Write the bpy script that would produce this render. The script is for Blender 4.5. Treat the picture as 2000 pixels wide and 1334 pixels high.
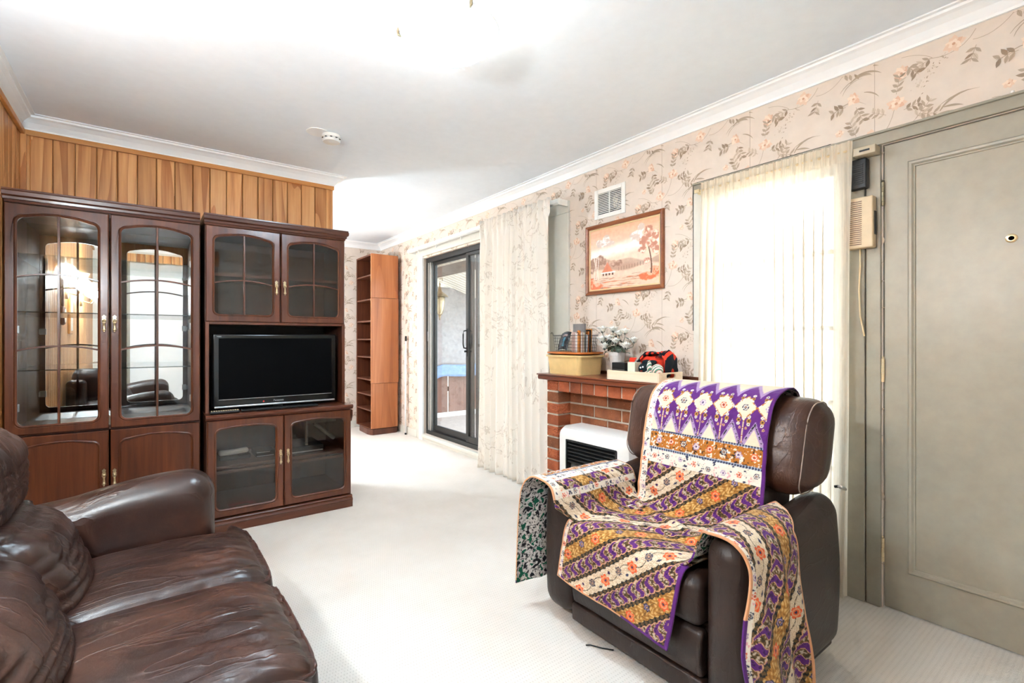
import bpy, math, random
import numpy as np
from mathutils import Vector, noise as mnoise

random.seed(7)
rng = np.random.default_rng(7)
scene = bpy.context.scene
for o in list(bpy.data.objects):
    bpy.data.objects.remove(o, do_unlink=True)
COL = scene.collection

# ------------------------------------------------------------------ camera, world, exposure
cam_d = bpy.data.cameras.new('camera')
cam = bpy.data.objects.new('camera', cam_d)
COL.objects.link(cam)
cam.location = (0, 0, 1.15)
cam.rotation_euler = (math.radians(90), 0, math.radians(-36.92))
cam_d.sensor_width = 36.0
cam_d.lens = 36.0 * 945 / 2000
cam_d.shift_y = -0.002
cam_d.clip_start = 0.02
scene.camera = cam

world = bpy.data.worlds.new('sky')
scene.world = world
world.use_nodes = True
wn = world.node_tree.nodes
wl = world.node_tree.links
wn.clear()
w_out = wn.new('ShaderNodeOutputWorld')
w_bg = wn.new('ShaderNodeBackground')
w_sky = wn.new('ShaderNodeTexSky')
w_sky.sky_type = 'HOSEK_WILKIE'
w_sky.turbidity = 4.0
w_sky.ground_albedo = 0.4
w_sky.sun_direction = Vector((-0.35, -0.30, 0.88)).normalized()
w_mix = wn.new('ShaderNodeMix')
w_mix.data_type = 'RGBA'
w_mix.inputs[0].default_value = 0.75
w_mix.inputs[7].default_value = (0.86, 0.95, 1.0, 1)
wl.new(w_sky.outputs[0], w_mix.inputs[6])
wl.new(w_mix.outputs[2], w_bg.inputs[0])
w_bg.inputs[1].default_value = 2.2
wl.new(w_bg.outputs[0], w_out.inputs[0])

sun_d = bpy.data.lights.new('sun', 'SUN')
sun = bpy.data.objects.new('sun', sun_d)
COL.objects.link(sun)
sun_d.energy = 4.0
sun_d.angle = math.radians(1.0)
sun_d.color = (1.0, 0.95, 0.88)
sun.rotation_euler = Vector((0.35, 0.30, -0.88)).to_track_quat('-Z', 'Y').to_euler()

BOWL_E = 80.0         # glow of the frosted bowl
LAMP_W = 0.7          # ceiling lamp of the living room
DINING_FILL_W = 62.0        # added pendant, unseen behind the partition, that brightens the dining end
SCONCE_W = 25.0
scene.view_settings.view_transform = 'Standard'
scene.view_settings.look = 'None'
scene.view_settings.gamma = 1.0
scene.view_settings.use_curve_mapping = False
scene.view_settings.exposure = 1.92
cy = scene.cycles
cy.max_bounces = 7
cy.use_adaptive_sampling = True
cy.adaptive_threshold = 0.09
cy.adaptive_min_samples = 16
cy.diffuse_bounces = 4
cy.glossy_bounces = 3
cy.transmission_bounces = 3
cy.transparent_max_bounces = 8
cy.sample_clamp_indirect = 8.0
cy.caustics_reflective = False
cy.caustics_refractive = False
cy.blur_glossy = 0.5
cy.use_denoising = True

# ------------------------------------------------------------------ colour + material helpers
def lin(c):
    c = c / 255.0
    return c / 12.92 if c <= 0.04045 else ((c + 0.055) / 1.055) ** 2.4

def C(r, g, b, a=1.0):
    return (lin(r), lin(g), lin(b), a)

def nlin(a):
    a = np.clip(a, 0, 1)
    return np.where(a <= 0.04045, a / 12.92, ((a + 0.055) / 1.055) ** 2.4)

class NT:
    """small wrapper for building node trees"""
    def __init__(self, name):
        self.m = bpy.data.materials.new(name)
        self.m.use_nodes = True
        self.t = self.m.node_tree
        self.t.nodes.clear()
        self.out = self.n('ShaderNodeOutputMaterial')
    def n(self, kind, **kw):
        nd = self.t.nodes.new(kind)
        for k, v in kw.items():
            setattr(nd, k, v)
        return nd
    def l(self, a, b):
        self.t.links.new(a, b)
    def s(self, nd, key, val):
        if isinstance(val, bpy.types.NodeSocket):
            self.l(val, nd.inputs[key])
        else:
            nd.inputs[key].default_value = val
    def math(self, op, a, b=0.0, c=None):
        nd = self.n('ShaderNodeMath', operation=op)
        self.s(nd, 0, a); self.s(nd, 1, b)
        if c is not None:
            self.s(nd, 2, c)
        return nd.outputs[0]
    def mix(self, fac, a, b, blend='MIX'):
        nd = self.n('ShaderNodeMix', data_type='RGBA', blend_type=blend)
        self.s(nd, 0, fac); self.s(nd, 6, a); self.s(nd, 7, b)
        return nd.outputs[2]
    def ramp(self, fac, stops):
        nd = self.n('ShaderNodeValToRGB')
        self.s(nd, 0, fac)
        cr = nd.color_ramp
        while len(cr.elements) < len(stops):
            cr.elements.new(0.5)
        for e, (p, c) in zip(cr.elements, stops):
            e.position = p
            e.color = c if len(c) == 4 else (*c, 1)
        return nd.outputs[0]
    def coord(self, which='Object', scale=(1, 1, 1), rand=0.0, rot=(0, 0, 0)):
        tc = self.n('ShaderNodeTexCoord')
        v = tc.outputs[which]
        if rand:
            oi = self.n('ShaderNodeObjectInfo')
            vm = self.n('ShaderNodeVectorMath', operation='MULTIPLY_ADD')
            cb = self.n('ShaderNodeCombineXYZ')
            for i, k in enumerate((1.0, 1.7, 2.3)):
                self.s(cb, i, self.math('MULTIPLY', oi.outputs['Random'], k * rand))
            self.s(vm, 0, v); vm.inputs[1].default_value = (1, 1, 1); self.l(cb.outputs[0], vm.inputs[2])
            v = vm.outputs[0]
        mp = self.n('ShaderNodeMapping')
        self.l(v, mp.inputs[0])
        mp.inputs['Scale'].default_value = scale
        mp.inputs['Rotation'].default_value = rot
        return mp.outputs[0]
    def noise(self, vec, scale=5, detail=4, rough=0.5, dist=0.0, out=0):
        nd = self.n('ShaderNodeTexNoise')
        self.l(vec, nd.inputs['Vector'])
        nd.inputs['Scale'].default_value = scale
        nd.inputs['Detail'].default_value = detail
        nd.inputs['Roughness'].default_value = rough
        nd.inputs['Distortion'].default_value = dist
        return nd.outputs[out]
    def bsdf(self, color, rough=0.5, spec=0.5, metal=0.0, normal=None, **kw):
        b = self.n('ShaderNodeBsdfPrincipled')
        self.s(b, 'Base Color', color)
        self.s(b, 'Roughness', rough)
        self.s(b, 'Metallic', metal)
        self.s(b, 'Specular IOR Level', spec)
        if normal is not None:
            self.l(normal, b.inputs['Normal'])
        for k, v in kw.items():
            self.s(b, k.replace('_', ' '), v)
        return b.outputs[0]
    def bump(self, h, strength=0.3, dist=0.01, normal=None):
        nd = self.n('ShaderNodeBump')
        nd.inputs['Strength'].default_value = strength
        nd.inputs['Distance'].default_value = dist
        self.l(h, nd.inputs['Height'])
        if normal is not None:
            self.l(normal, nd.inputs['Normal'])
        return nd.outputs[0]
    def done(self, shader):
        self.l(shader, self.out.inputs[0])
        return self.m

def plain(name, col, rough=0.5, spec=0.5, metal=0.0, var=0.04, bump=0.0, bscale=200, **kw):
    t = NT(name)
    v = t.coord('Object', rand=3.0)
    n = t.noise(v, 18, 5, 0.6)
    dark = tuple(c * (1 - var * 2.2) for c in col[:3]) + (1,)
    lite = tuple(min(1, c * (1 + var)) for c in col[:3]) + (1,)
    c = t.ramp(n, [(0.3, dark), (0.7, lite)])
    nm = None
    if bump:
        nm = t.bump(t.noise(v, bscale, 3, 0.6), bump, 0.002)
    return t.done(t.bsdf(c, rough, spec, metal, nm, **kw))

def wood(name, dark, mid, lite, axis=2, scale=1.0, rough=0.35, ring=1.0, coat=0.0, rand=6.0, tone=0.0):
    t = NT(name)
    across = 14.0 * scale
    sc = [across, across, across]; sc[axis] = 1.1 * scale
    v = t.coord('Object', tuple(sc), rand)
    n1 = t.noise(v, 1.0, 6, 0.62, 0.6)
    sc2 = [across * 7] * 3; sc2[axis] = 3.0 * scale
    v2 = t.coord('Object', tuple(sc2), rand)
    n2 = t.noise(v2, 1.0, 3, 0.5)
    # growth rings: contour lines of a broad stretched noise
    sc3 = [across * 0.42] * 3; sc3[axis] = 0.5 * scale
    v3 = t.coord('Object', tuple(sc3), rand)
    n3 = t.noise(v3, 1.0, 1.5, 0.4, 0.2)
    r = t.math('FRACT', t.math('MULTIPLY', n3, 9.0))
    r = t.math('POWER', r, 2.0)
    f = t.math('ADD', t.math('MULTIPLY', n1, 0.75), t.math('MULTIPLY', n2, 0.25))
    f = t.math('SUBTRACT', f, t.math('MULTIPLY', r, 0.13 * ring))
    c = t.ramp(f, [(0.25, dark), (0.46, mid), (0.68, lite)])
    if tone:
        oi = t.n('ShaderNodeObjectInfo'); hs = t.n('ShaderNodeHueSaturation'); t.l(c, hs.inputs['Color'])
        t.l(t.math('MULTIPLY_ADD', oi.outputs['Random'], tone, 1 - tone / 2), hs.inputs['Value']); c = hs.outputs[0]
    nm = t.bump(f, 0.08, 0.002)
    return t.done(t.bsdf(c, rough, 0.5, 0, nm, Coat_Weight=coat, Coat_Roughness=0.15))

def vcol(name, rough=0.8, attr='paint', bump=0.0, spec=0.3, bscale=60):
    t = NT(name)
    a = t.n('ShaderNodeAttribute', attribute_name=attr)
    nm = None
    if bump:
        nm = t.bump(t.noise(t.coord('Object'), bscale, 3, 0.6), bump, 0.004)
    return t.done(t.bsdf(a.outputs['Color'], rough, spec, 0, nm))

def glass(name, tint=(1, 1, 1, 1), refl=1.0, haze=0.0):
    t = NT(name)
    fr = t.n('ShaderNodeFresnel')
    ge = t.n('ShaderNodeNewGeometry')
    # both faces of the thin sheet reflect like an air-to-glass surface
    t.l(t.math('MULTIPLY_ADD', ge.outputs['Backfacing'], 1 / 1.5 - 1.5, 1.5), fr.inputs[0])
    tr = t.n('ShaderNodeBsdfTransparent'); tr.inputs[0].default_value = tint
    gl = t.n('ShaderNodeBsdfGlossy'); gl.inputs['Roughness'].default_value = 0.01
    mx = t.n('ShaderNodeMixShader')
    t.l(t.math('MULTIPLY', fr.outputs[0], refl), mx.inputs[0])
    t.l(tr.outputs[0], mx.inputs[1]); t.l(gl.outputs[0], mx.inputs[2])
    return t.done(mx.outputs[0])

def leather(name, dark, mid, lite, rough=0.34, crease=0.5, cscale=(5, 26, 9), grain=900):
    t = NT(name)
    v = t.coord('Object', rand=2.0)
    n = t.noise(v, 4.5, 5, 0.6, 0.4)
    c = t.ramp(n, [(0.28, dark), (0.5, mid), (0.74, lite)])
    vs = t.coord('Object', cscale, 2.0)
    cr = t.noise(vs, 1.0, 3.0, 0.5, 1.1)
    ridge = t.math('SUBTRACT', 1.0, t.math('ABSOLUTE', t.math('MULTIPLY_ADD', cr, 2.0, -1.0)))
    ridge = t.math('POWER', ridge, 22.0)
    c = t.mix(t.math('MULTIPLY', ridge, 0.30 * crease), c, lite)
    vo = t.n('ShaderNodeTexVoronoi', feature='DISTANCE_TO_EDGE')
    t.l(v, vo.inputs['Vector']); vo.inputs['Scale'].default_value = grain * 0.35
    h = t.math('ADD', t.math('MULTIPLY', ridge, 1.0 * crease), t.math('MULTIPLY', t.noise(v, 60, 4, 0.6), 0.35))
    nm = t.bump(h, 0.35, 0.004)
    nm = t.bump(vo.outputs['Distance'], 0.12, 0.001, nm)
    ro = t.math('MULTIPLY_ADD', n, 0.22, rough - 0.11)
    return t.done(t.bsdf(c, ro, 0.5, 0, nm))

# ------------------------------------------------------------------ geometry builder
class MB:
    def __init__(self):
        self.v, self.f, self.c = [], [], []
    def add(self, vs, fs, col=None):
        b = len(self.v)
        self.v.extend([tuple(p) for p in vs])
        for q in fs:
            self.f.append(tuple(b + i for i in q))
            if col is not None:
                self.c.append(col)
        return self
    def box(self, x0, x1, y0, y1, z0, z1, col=None):
        vs = [(x, y, z) for z in (z0, z1) for y in (y0, y1) for x in (x0, x1)]
        fs = [(0, 2, 3, 1), (4, 5, 7, 6), (0, 1, 5, 4), (2, 6, 7, 3), (0, 4, 6, 2), (1, 3, 7, 5)]
        return self.add(vs, fs, col)
    def prism(self, poly, axis, a, b, col=None):
        """poly of 2-D points in the two other axes (cyclic order), extruded along axis a..b"""
        def P(p, h):
            q = list(p); q.insert(axis, h); return tuple(q)
        n = len(poly)
        vs = [P(p, a) for p in poly] + [P(p, b) for p in poly]
        fs = [tuple(range(n))[::-1], tuple(range(n, 2 * n))]
        fs += [(i, (i + 1) % n, n + (i + 1) % n, n + i) for i in range(n)]
        return self.add(vs, fs, col)
    def rings(self, loops, closed=True, caps=(False, False), col=None):
        n = len(loops[0]); vs = []; fs = []
        for L in loops:
            vs += L
        m = n if closed else n - 1
        for k in range(len(loops) - 1):
            for i in range(m):
                j = (i + 1) % n
                fs.append((k * n + i, k * n + j, (k + 1) * n + j, (k + 1) * n + i))
        if caps[0]:
            fs.append(tuple(range(n))[::-1])
        if caps[1]:
            fs.append(tuple((len(loops) - 1) * n + i for i in range(n)))
        return self.add(vs, fs, col)
    def lathe(self, prof, center=(0, 0, 0), n=24, axis=2, col=None, caps=(True, True)):
        loops = []
        for r, h in prof:
            L = []
            for i in range(n):
                a = 2 * math.pi * i / n
                p = [r * math.cos(a), r * math.sin(a)]
                p.insert(axis, h)
                L.append(tuple(p[k] + center[k] for k in range(3)))
            loops.append(L)
        return self.rings(loops, True, caps, col)
    def tube(self, pts, r, n=8, closed=False, col=None):
        pts = [Vector(p) for p in pts]
        loops = []; N = len(pts)
        up = Vector((0.13, 0.27, 0.95)).normalized()
        for i, p in enumerate(pts):
            a = pts[(i - 1) % N] if (i > 0 or closed) else p
            b = pts[(i + 1) % N] if (i < N - 1 or closed) else p
            d = (b - a)
            d = d.normalized() if d.length > 1e-9 else Vector((0, 0, 1))
            if abs(d.dot(up)) > 0.95:
                s = d.cross(Vector((1, 0, 0))).normalized()
            else:
                s = d.cross(up).normalized()
            t = s.cross(d)
            rr = r[i] if isinstance(r, (list, tuple)) else r
            loops.append([tuple(p + (s * math.cos(2 * math.pi * k / n) + t * math.sin(2 * math.pi * k / n)) * rr) for k in range(n)])
        if closed:
            loops.append(loops[0])
            return self.rings(loops, True, (False, False), col)
        return self.rings(loops, True, (True, True), col)
    def ell(self, c, rx, ry, rz, nu=16, nv=10, col=None, fn=None):
        loops = []
        for j in range(nv + 1):
            th = math.pi * j / nv
            s, cc = max(math.sin(th), 1e-3), math.cos(th)
            L = []
            for i in range(nu):
                a = 2 * math.pi * i / nu
                p = (c[0] + rx * s * math.cos(a), c[1] + ry * s * math.sin(a), c[2] + rz * cc)
                if fn:
                    p = fn(p)
                L.append(p)
            loops.append(L)
        return self.rings(loops, True, (False, False), col)
    def grid(self, P, flip=False, col=None):
        """P: list of rows of points"""
        R, K = len(P), len(P[0])
        vs = [p for row in P for p in row]
        fs = []
        for i in range(R - 1):
            for j in range(K - 1):
                q = (i * K + j, i * K + j + 1, (i + 1) * K + j + 1, (i + 1) * K + j)
                fs.append(q[::-1] if flip else q)
        return self.add(vs, fs, col)
    def rbox(self, x0, x1, y0, y1, z0, z1, r=0.03, n=8, fn=None, col=None):
        """rounded box as a dense closed grid; fn(p, (a,b,c)) deforms each point, a,b,c in -1..1"""
        hx, hy, hz = (x1 - x0) / 2, (y1 - y0) / 2, (z1 - z0) / 2
        cx, cy_, cz = (x0 + x1) / 2, (y0 + y1) / 2, (z0 + z1) / 2
        r = min(r, hx, hy, hz)
        def cnt(h):
            return max(4, int(n)) if not isinstance(n, (tuple, list)) else n
        N = n if isinstance(n, (tuple, list)) else (n, n, n)
        def params(k, h):
            # denser toward the rounded edges
            e = r / h
            m = N[k]
            inner = np.linspace(-1 + e, 1 - e, m + 1)
            edge = np.linspace(-1, -1 + e, 5)[:-1]
            return list(edge) + list(inner) + [-q for q in edge[::-1]]
        pa, pb, pc = params(0, hx), params(1, hy), params(2, hz)
        idx = {}
        vs, fs = [], []
        def vert(a, b, c):
            key = (round(a, 6), round(b, 6), round(c, 6))
            if key in idx:
                return idx[key]
            p = Vector((a * hx, b * hy, c * hz))
            q = Vector((max(-(hx - r), min(hx - r, p.x)), max(-(hy - r), min(hy - r, p.y)), max(-(hz - r), min(hz - r, p.z))))
            d = p - q
            if d.length > 1e-9:
                # cube-to-sphere style spread of the edge points
                m = max(abs(d.x), abs(d.y), abs(d.z))
                p = q + d.normalized() * m if m > 0 else p
            P = (p.x + cx, p.y + cy_, p.z + cz)
            if fn:
                P = fn(P, (a, b, c))
            idx[key] = len(vs)
            vs.append(P)
            return idx[key]
        for (A, B, mk, flip) in ((pa, pb, lambda a, b, s: (a, b, s), False), (pb, pc, lambda a, b, s: (s, a, b), False), (pc, pa, lambda a, b, s: (b, s, a), False)):
            for s in (-1, 1):
                for i in range(len(A) - 1):
                    for j in range(len(B) - 1):
                        q = [vert(*mk(A[i], B[j], s)), vert(*mk(A[i + 1], B[j], s)), vert(*mk(A[i + 1], B[j + 1], s)), vert(*mk(A[i], B[j + 1], s))]
                        fs.append(tuple(q) if s > 0 else tuple(q[::-1]))
        return self.add(vs, fs, col)
    def build(self, name, mat, parent=None, loc=None, smooth=False, bevel=0.0, subsurf=0, kind=None, seg=2, solid=0.0, attr=None, auto=None):
        base = BASE.get(parent, Vector((0, 0, 0))) if parent is not None else Vector(loc or (0, 0, 0))
        me = bpy.data.meshes.new(name)
        me.from_pydata([(p[0] - base.x, p[1] - base.y, p[2] - base.z) for p in self.v], [], self.f)
        me.update()
        o = bpy.data.objects.new(name, me)
        COL.objects.link(o)
        mats = mat if isinstance(mat, (list, tuple)) else [mat]
        for m in mats:
            me.materials.append(m)
        if smooth:
            me.polygons.foreach_set('use_smooth', [True] * len(me.polygons))
            if auto:
                try:
                    me.set_sharp_from_angle(angle=math.radians(auto))
                except Exception:
                    pass
        if self.c and len(self.c) == len(self.f):
            at = me.color_attributes.new('paint', 'FLOAT_COLOR', 'CORNER')
            flat = []
            for fc, q in zip(self.c, self.f):
                flat.extend((fc[0], fc[1], fc[2], 1.0) * len(q))
            at.data.foreach_set('color', flat)
        if solid:
            md = o.modifiers.new('thick', 'SOLIDIFY'); md.thickness = solid; md.offset = 0
        if bevel:
            md = o.modifiers.new('edge', 'BEVEL'); md.width = bevel; md.segments = seg
            md.limit_method = 'ANGLE'; md.angle_limit = math.radians(40)
        if subsurf:
            md = o.modifiers.new('sub', 'SUBSURF'); md.levels = subsurf; md.render_levels = subsurf
        if parent is not None:
            o.parent = parent
            BASE[o] = base
        else:
            o.location = base
            BASE[o] = base
        if kind:
            o['kind'] = kind
        return o

BASE = {}

def thing(name, label, cat, loc, group=None):
    o = bpy.data.objects.new(name, None)
    COL.objects.link(o)
    o.location = loc
    o.empty_display_size = 0.1
    o['label'] = label
    o['category'] = cat
    if group:
        o['group'] = group
    BASE[o] = Vector(loc)
    return o

def tag(o, label, cat, group=None):
    o['label'] = label
    o['category'] = cat
    if group:
        o['group'] = group
    return o

def struct(o, label=None):
    o['kind'] = 'structure'
    if label:
        o['label'] = label
    return o

def lamp(name, loc, watts, color, radius, parent=None):
    d = bpy.data.lights.new(name, 'POINT')
    d.energy = watts; d.color = color; d.shadow_soft_size = radius
    o = bpy.data.objects.new(name, d)
    COL.objects.link(o)
    if parent is not None:
        b = BASE[parent]
        o.parent = parent
        o.location = Vector(loc) - b
    else:
        o.location = loc
    return o

def text(name, body, size, loc, rot, mat, parent=None, extrude=0.0004, align='CENTER'):
    cu = bpy.data.curves.new(name, 'FONT')
    cu.body = body; cu.size = size; cu.extrude = extrude; cu.resolution_u = 3
    cu.align_x = align; cu.align_y = 'CENTER'
    tmp = bpy.data.objects.new(name, cu)
    COL.objects.link(tmp)
    dg = bpy.context.evaluated_depsgraph_get()
    me = bpy.data.meshes.new_from_object(tmp.evaluated_get(dg))
    bpy.data.objects.remove(tmp, do_unlink=True)
    me.name = name
    me.materials.clear(); me.materials.append(mat)
    o = bpy.data.objects.new(name, me)
    COL.objects.link(o)
    o.rotation_euler = rot
    if parent is not None:
        o.parent = parent
        o.location = Vector(loc) - BASE[parent]
    else:
        o.location = loc
    return o

def N3(x, y, z, s=1.0):
    return mnoise.noise(Vector((x * s, y * s, z * s)))

def sstep(a, b, x):
    t = max(0.0, min(1.0, (x - a) / (b - a)))
    return t * t * (3 - 2 * t)

# ------------------------------------------------------------------ palette
M = {}
M['ceiling'] = plain('ceiling_paint', C(240, 246, 252), 0.75, 0.2, var=0.01, bump=0.05, bscale=40)
M['white'] = plain('white_gloss_paint', C(247, 248, 248), 0.4, 0.4, var=0.01)
M['trimgrey'] = plain('pale_green_grey_paint', C(210, 207, 196), 0.4, 0.4, var=0.02)
M['doorpaint'] = plain('stone_grey_door_paint', C(162, 154, 138), 0.36, 0.5, var=0.035, bump=0.03, bscale=30)
M['doortrim'] = plain('stone_grey_frame_paint', C(154, 147, 131), 0.4, 0.5, var=0.04, bump=0.04, bscale=40)
M['paper'] = plain('wallpaper_ground', C(222, 207, 193), 0.6, 0.35, var=0.02)
M['paperprint'] = vcol('wallpaper_ink', 0.6)
M['plaster'] = plain('cream_plaster', C(228, 224, 214), 0.7, 0.3, var=0.02)
M['pine'] = wood('honey_pine', C(172, 108, 56), C(210, 150, 92), C(228, 178, 122), 2, 0.8, 0.42, 1.9, rand=9, tone=0.22)
M['pinedark'] = plain('pine_groove', C(120, 70, 34), 0.6)
M['pinetrim'] = wood('pine_trim', C(170, 108, 52), C(196, 132, 70), C(206, 146, 86), 0, 0.8, 0.4, 0.5)
M['maho'] = wood('red_brown_veneer', C(54, 25, 13), C(82, 40, 21), C(108, 56, 32), 2, 1.0, 0.3, 0.3, 0.2)
M['mahox'] = wood('red_brown_veneer_long', C(52, 24, 13), C(78, 38, 21), C(102, 52, 30), 0, 1.0, 0.3, 0.3, 0.2)
M['mahoin'] = wood('dark_inside_veneer', C(54, 26, 16), C(76, 40, 26), C(96, 54, 36), 2, 1.0, 0.4, 0.3)
M['blackin'] = plain('black_board', C(20, 15, 13), 0.5)
M['teak'] = wood('orange_teak_veneer', C(148, 82, 40), C(178, 106, 58), C(198, 128, 78), 2, 0.55, 0.32, 0.8, 0.2)
M['teakdark'] = wood('dark_teak_veneer', C(62, 30, 18), C(88, 46, 28), C(112, 62, 38), 2, 0.8, 0.4, 0.5)
M['brass'] = plain('aged_brass', C(206, 186, 148), 0.28, 0.6, 0.85, var=0.1)
M['bronze'] = plain('dull_bronze', C(150, 138, 112), 0.4, 0.6, 0.7, var=0.12)
M['clear'] = glass('clear_glass', (0.97, 0.98, 0.98, 1), 1.0)
M['smoke'] = glass('tinted_glass', (0.84, 0.82, 0.79, 1), 1.4)
M['shelfglass'] = glass('green_edge_glass', (0.86, 0.93, 0.90, 1), 1.2)
t_ = NT('mirror_silver'); g_ = t_.n('ShaderNodeBsdfGlossy'); g_.inputs['Roughness'].default_value = 0.005
t_.s(g_, 0, t_.ramp(t_.noise(t_.coord(), 3, 2), [(0.3, (0.74, 0.73, 0.70, 1)), (0.7, (0.78, 0.77, 0.74, 1))])); M['mirror'] = t_.done(g_.outputs[0])
M['gloss_black'] = plain('gloss_black_plastic', C(12, 12, 13), 0.12, 0.5, var=0.02)
M['screen'] = plain('dark_screen', C(4, 4, 5), 0.35, 0.05, var=0.02)
M['black'] = plain('black_plastic', C(24, 24, 25), 0.45, 0.4)
M['blackmetal'] = plain('black_powder_coat', C(18, 19, 20), 0.35, 0.5)
M['silver'] = plain('brushed_silver', C(190, 192, 194), 0.3, 0.5, 0.8)
M['alu'] = plain('grey_aluminium', C(176, 172, 166), 0.35, 0.5, 0.5)
M['sofa'] = leather('oxblood_leather', C(26, 13, 9), C(44, 23, 16), C(74, 43, 30), 0.36, 0.9, (2.6, 13, 4))
M['sofapipe'] = plain('leather_piping', C(58, 30, 24), 0.35)
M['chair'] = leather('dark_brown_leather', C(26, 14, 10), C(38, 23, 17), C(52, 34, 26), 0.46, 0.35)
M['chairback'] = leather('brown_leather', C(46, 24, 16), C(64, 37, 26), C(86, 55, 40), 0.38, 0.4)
M['chairpipe'] = plain('pale_seam', C(150, 132, 120), 0.45)
M['cream'] = plain('cream_plastic', C(222, 200, 160), 0.4, 0.4)
M['mortar'] = plain('pale_mortar', C(190, 180, 164), 0.9, 0.2, var=0.1, bump=0.5, bscale=150)
M['offwhite'] = plain('off_white_enamel', C(238, 236, 230), 0.3, 0.5, var=0.01)
M['matblack'] = plain('matt_black_enamel', C(26, 27, 27), 0.5, 0.4)
M['chrome'] = plain('chrome_wire', C(200, 198, 192), 0.2, 0.5, 1.0)
M['fireclay'] = plain('fireclay', C(200, 190, 176), 0.8)
def carpet():
    t = NT('cream_loop_carpet')
    tc = t.n('ShaderNodeTexCoord'); sp = t.n('ShaderNodeSeparateXYZ')
    t.l(tc.outputs['Object'], sp.inputs[0])
    wob = t.noise(t.coord(), 9, 2)
    yy = t.math('MULTIPLY_ADD', wob, 0.006, sp.outputs[1])
    row = t.math('MULTIPLY', yy, 1 / 0.0165)
    fr = t.math('FRACT', row)
    idx = t.math('FLOOR', row)
    xx = t.math('ADD', t.math('MULTIPLY', sp.outputs[0], 1 / 0.0105), t.math('MULTIPLY', idx, 0.37))
    fx = t.math('FRACT', xx)
    # pit between loops, its shade painted into the colour as a dark dash
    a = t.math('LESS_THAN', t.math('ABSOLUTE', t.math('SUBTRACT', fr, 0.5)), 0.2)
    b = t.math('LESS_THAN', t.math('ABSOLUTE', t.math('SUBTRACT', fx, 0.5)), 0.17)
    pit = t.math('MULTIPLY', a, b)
    pile = t.noise(t.coord(), 320, 3, 0.7)
    big = t.noise(t.coord(), 2.2, 4, 0.6)
    base = t.ramp(big, [(0.3, C(214, 205, 195)), (0.7, C(226, 218, 209))])
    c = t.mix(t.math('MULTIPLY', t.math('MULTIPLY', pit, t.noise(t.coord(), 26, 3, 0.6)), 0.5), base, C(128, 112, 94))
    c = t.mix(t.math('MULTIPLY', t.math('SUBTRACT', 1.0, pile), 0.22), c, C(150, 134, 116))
    h = t.math('SUBTRACT', t.math('MULTIPLY', pile, 0.8), pit)
    nm = t.bump(h, 0.5, 0.004)
    return t.done(t.bsdf(c, 0.95, 0.15, 0, nm, Sheen_Weight=0.15))
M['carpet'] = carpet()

# ------------------------------------------------------------------ the room shell
XR, XL, YB, YP, YR, ZC = 2.525, -0.60, 6.32, 3.90, -0.60, 2.43
XE = 1.155             # free end of the partition
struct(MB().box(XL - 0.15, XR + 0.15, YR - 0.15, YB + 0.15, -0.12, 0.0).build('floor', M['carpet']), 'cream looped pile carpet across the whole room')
struct(MB().box(XL - 0.15, XR + 0.15, YR - 0.15, YB + 0.15, ZC, ZC + 0.12).build('ceiling', M['ceiling']), 'flat white plaster ceiling')

# wall_right with three openings: front door, sash window, sliding door
D0, D1, DZ = -0.115, 0.705, 1.985
W0, W1, WZ0, WZ1 = 0.865, 1.515, 0.255, 1.975
S0, S1, SZ0, SZ1 = 2.92, 5.045, 0.07, 2.08
wr = MB()
t0, t1 = XR, XR + 0.15
for (a, b, z0, z1) in ((YR - 0.15, D0, 0, ZC), (D0, D1, DZ, ZC), (D1, W0, 0, ZC), (W0, W1, 0, WZ0), (W0, W1, WZ1, ZC), (W1, S0, 0, ZC),
                       (S0, S1, 0, SZ0), (S0, S1, SZ1, ZC), (S1, YB + 0.15, 0, ZC)):
    wr.box(t0, t1, a, b, z0, z1)
wall_right = struct(wr.build('wall_right', M['paper']), 'beige floral wallpapered wall holding the doors and window')
# back wall with an added, unseen window behind the partition side
BW0, BW1, BZ0, BZ1 = -0.35, 0.95, 0.9, 2.05
wb = MB()
for (a, b, z0, z1) in ((XL - 0.15, BW0, 0, ZC), (BW0, BW1, 0, BZ0), (BW0, BW1, BZ1, ZC), (BW1, XR, 0, ZC)):
    wb.box(a, b, YB, YB + 0.15, z0, z1)
wall_back = struct(wb.build('wall_back', M['paper']), 'floral wallpapered end wall of the dining area')
wall_left = struct(MB().box(XL - 0.15, XL, YR - 0.15, YB, 0, ZC).build('wall_left', M['pinedark']), 'pine boarded wall beside the sofa')
wall_rear = struct(MB().box(XL, XR, YR - 0.15, YR, 0, ZC).build('wall_rear', M['plaster']), 'cream plaster wall behind the camera')
wall_mid = struct(MB().box(XL, XE - 0.012, YP + 0.014, YP + 0.11, 0, ZC).build('wall_partition', M['pinedark']), 'pine boarded partition behind the wall units')

def plank_mesh(name, w, L, th, mat):
    """vertical board lying in the XZ plane, front face toward -Y, eased long edges"""
    e = 0.004
    poly = [(-w / 2, 0), (-w / 2, -th + e), (-w / 2 + e, -th), (w / 2 - e, -th), (w / 2, -th + e), (w / 2, 0)]
    mb = MB().prism(poly, 2, 0, L)
    me = bpy.data.meshes.new(name)
    me.from_pydata(mb.v, [], mb.f); me.update()
    me.materials.append(mat)
    return me
PL = 0.0985
pm = plank_mesh('board', PL - 0.0035, 2.325, 0.016, M['pine'])
def plank(parent, x, y, z=0.0, rz=0.0, mesh=pm):
    o = bpy.data.objects.new('board', mesh)
    COL.objects.link(o)
    o.parent = parent
    o.location = (x, y, z); o.rotation_euler = (0, 0, rz)
    return o
x = -0.549 + PL / 2
while x + PL / 2 < XE - 0.012:
    plank(wall_mid, x, YP + 0.014)
    x += PL
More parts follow.
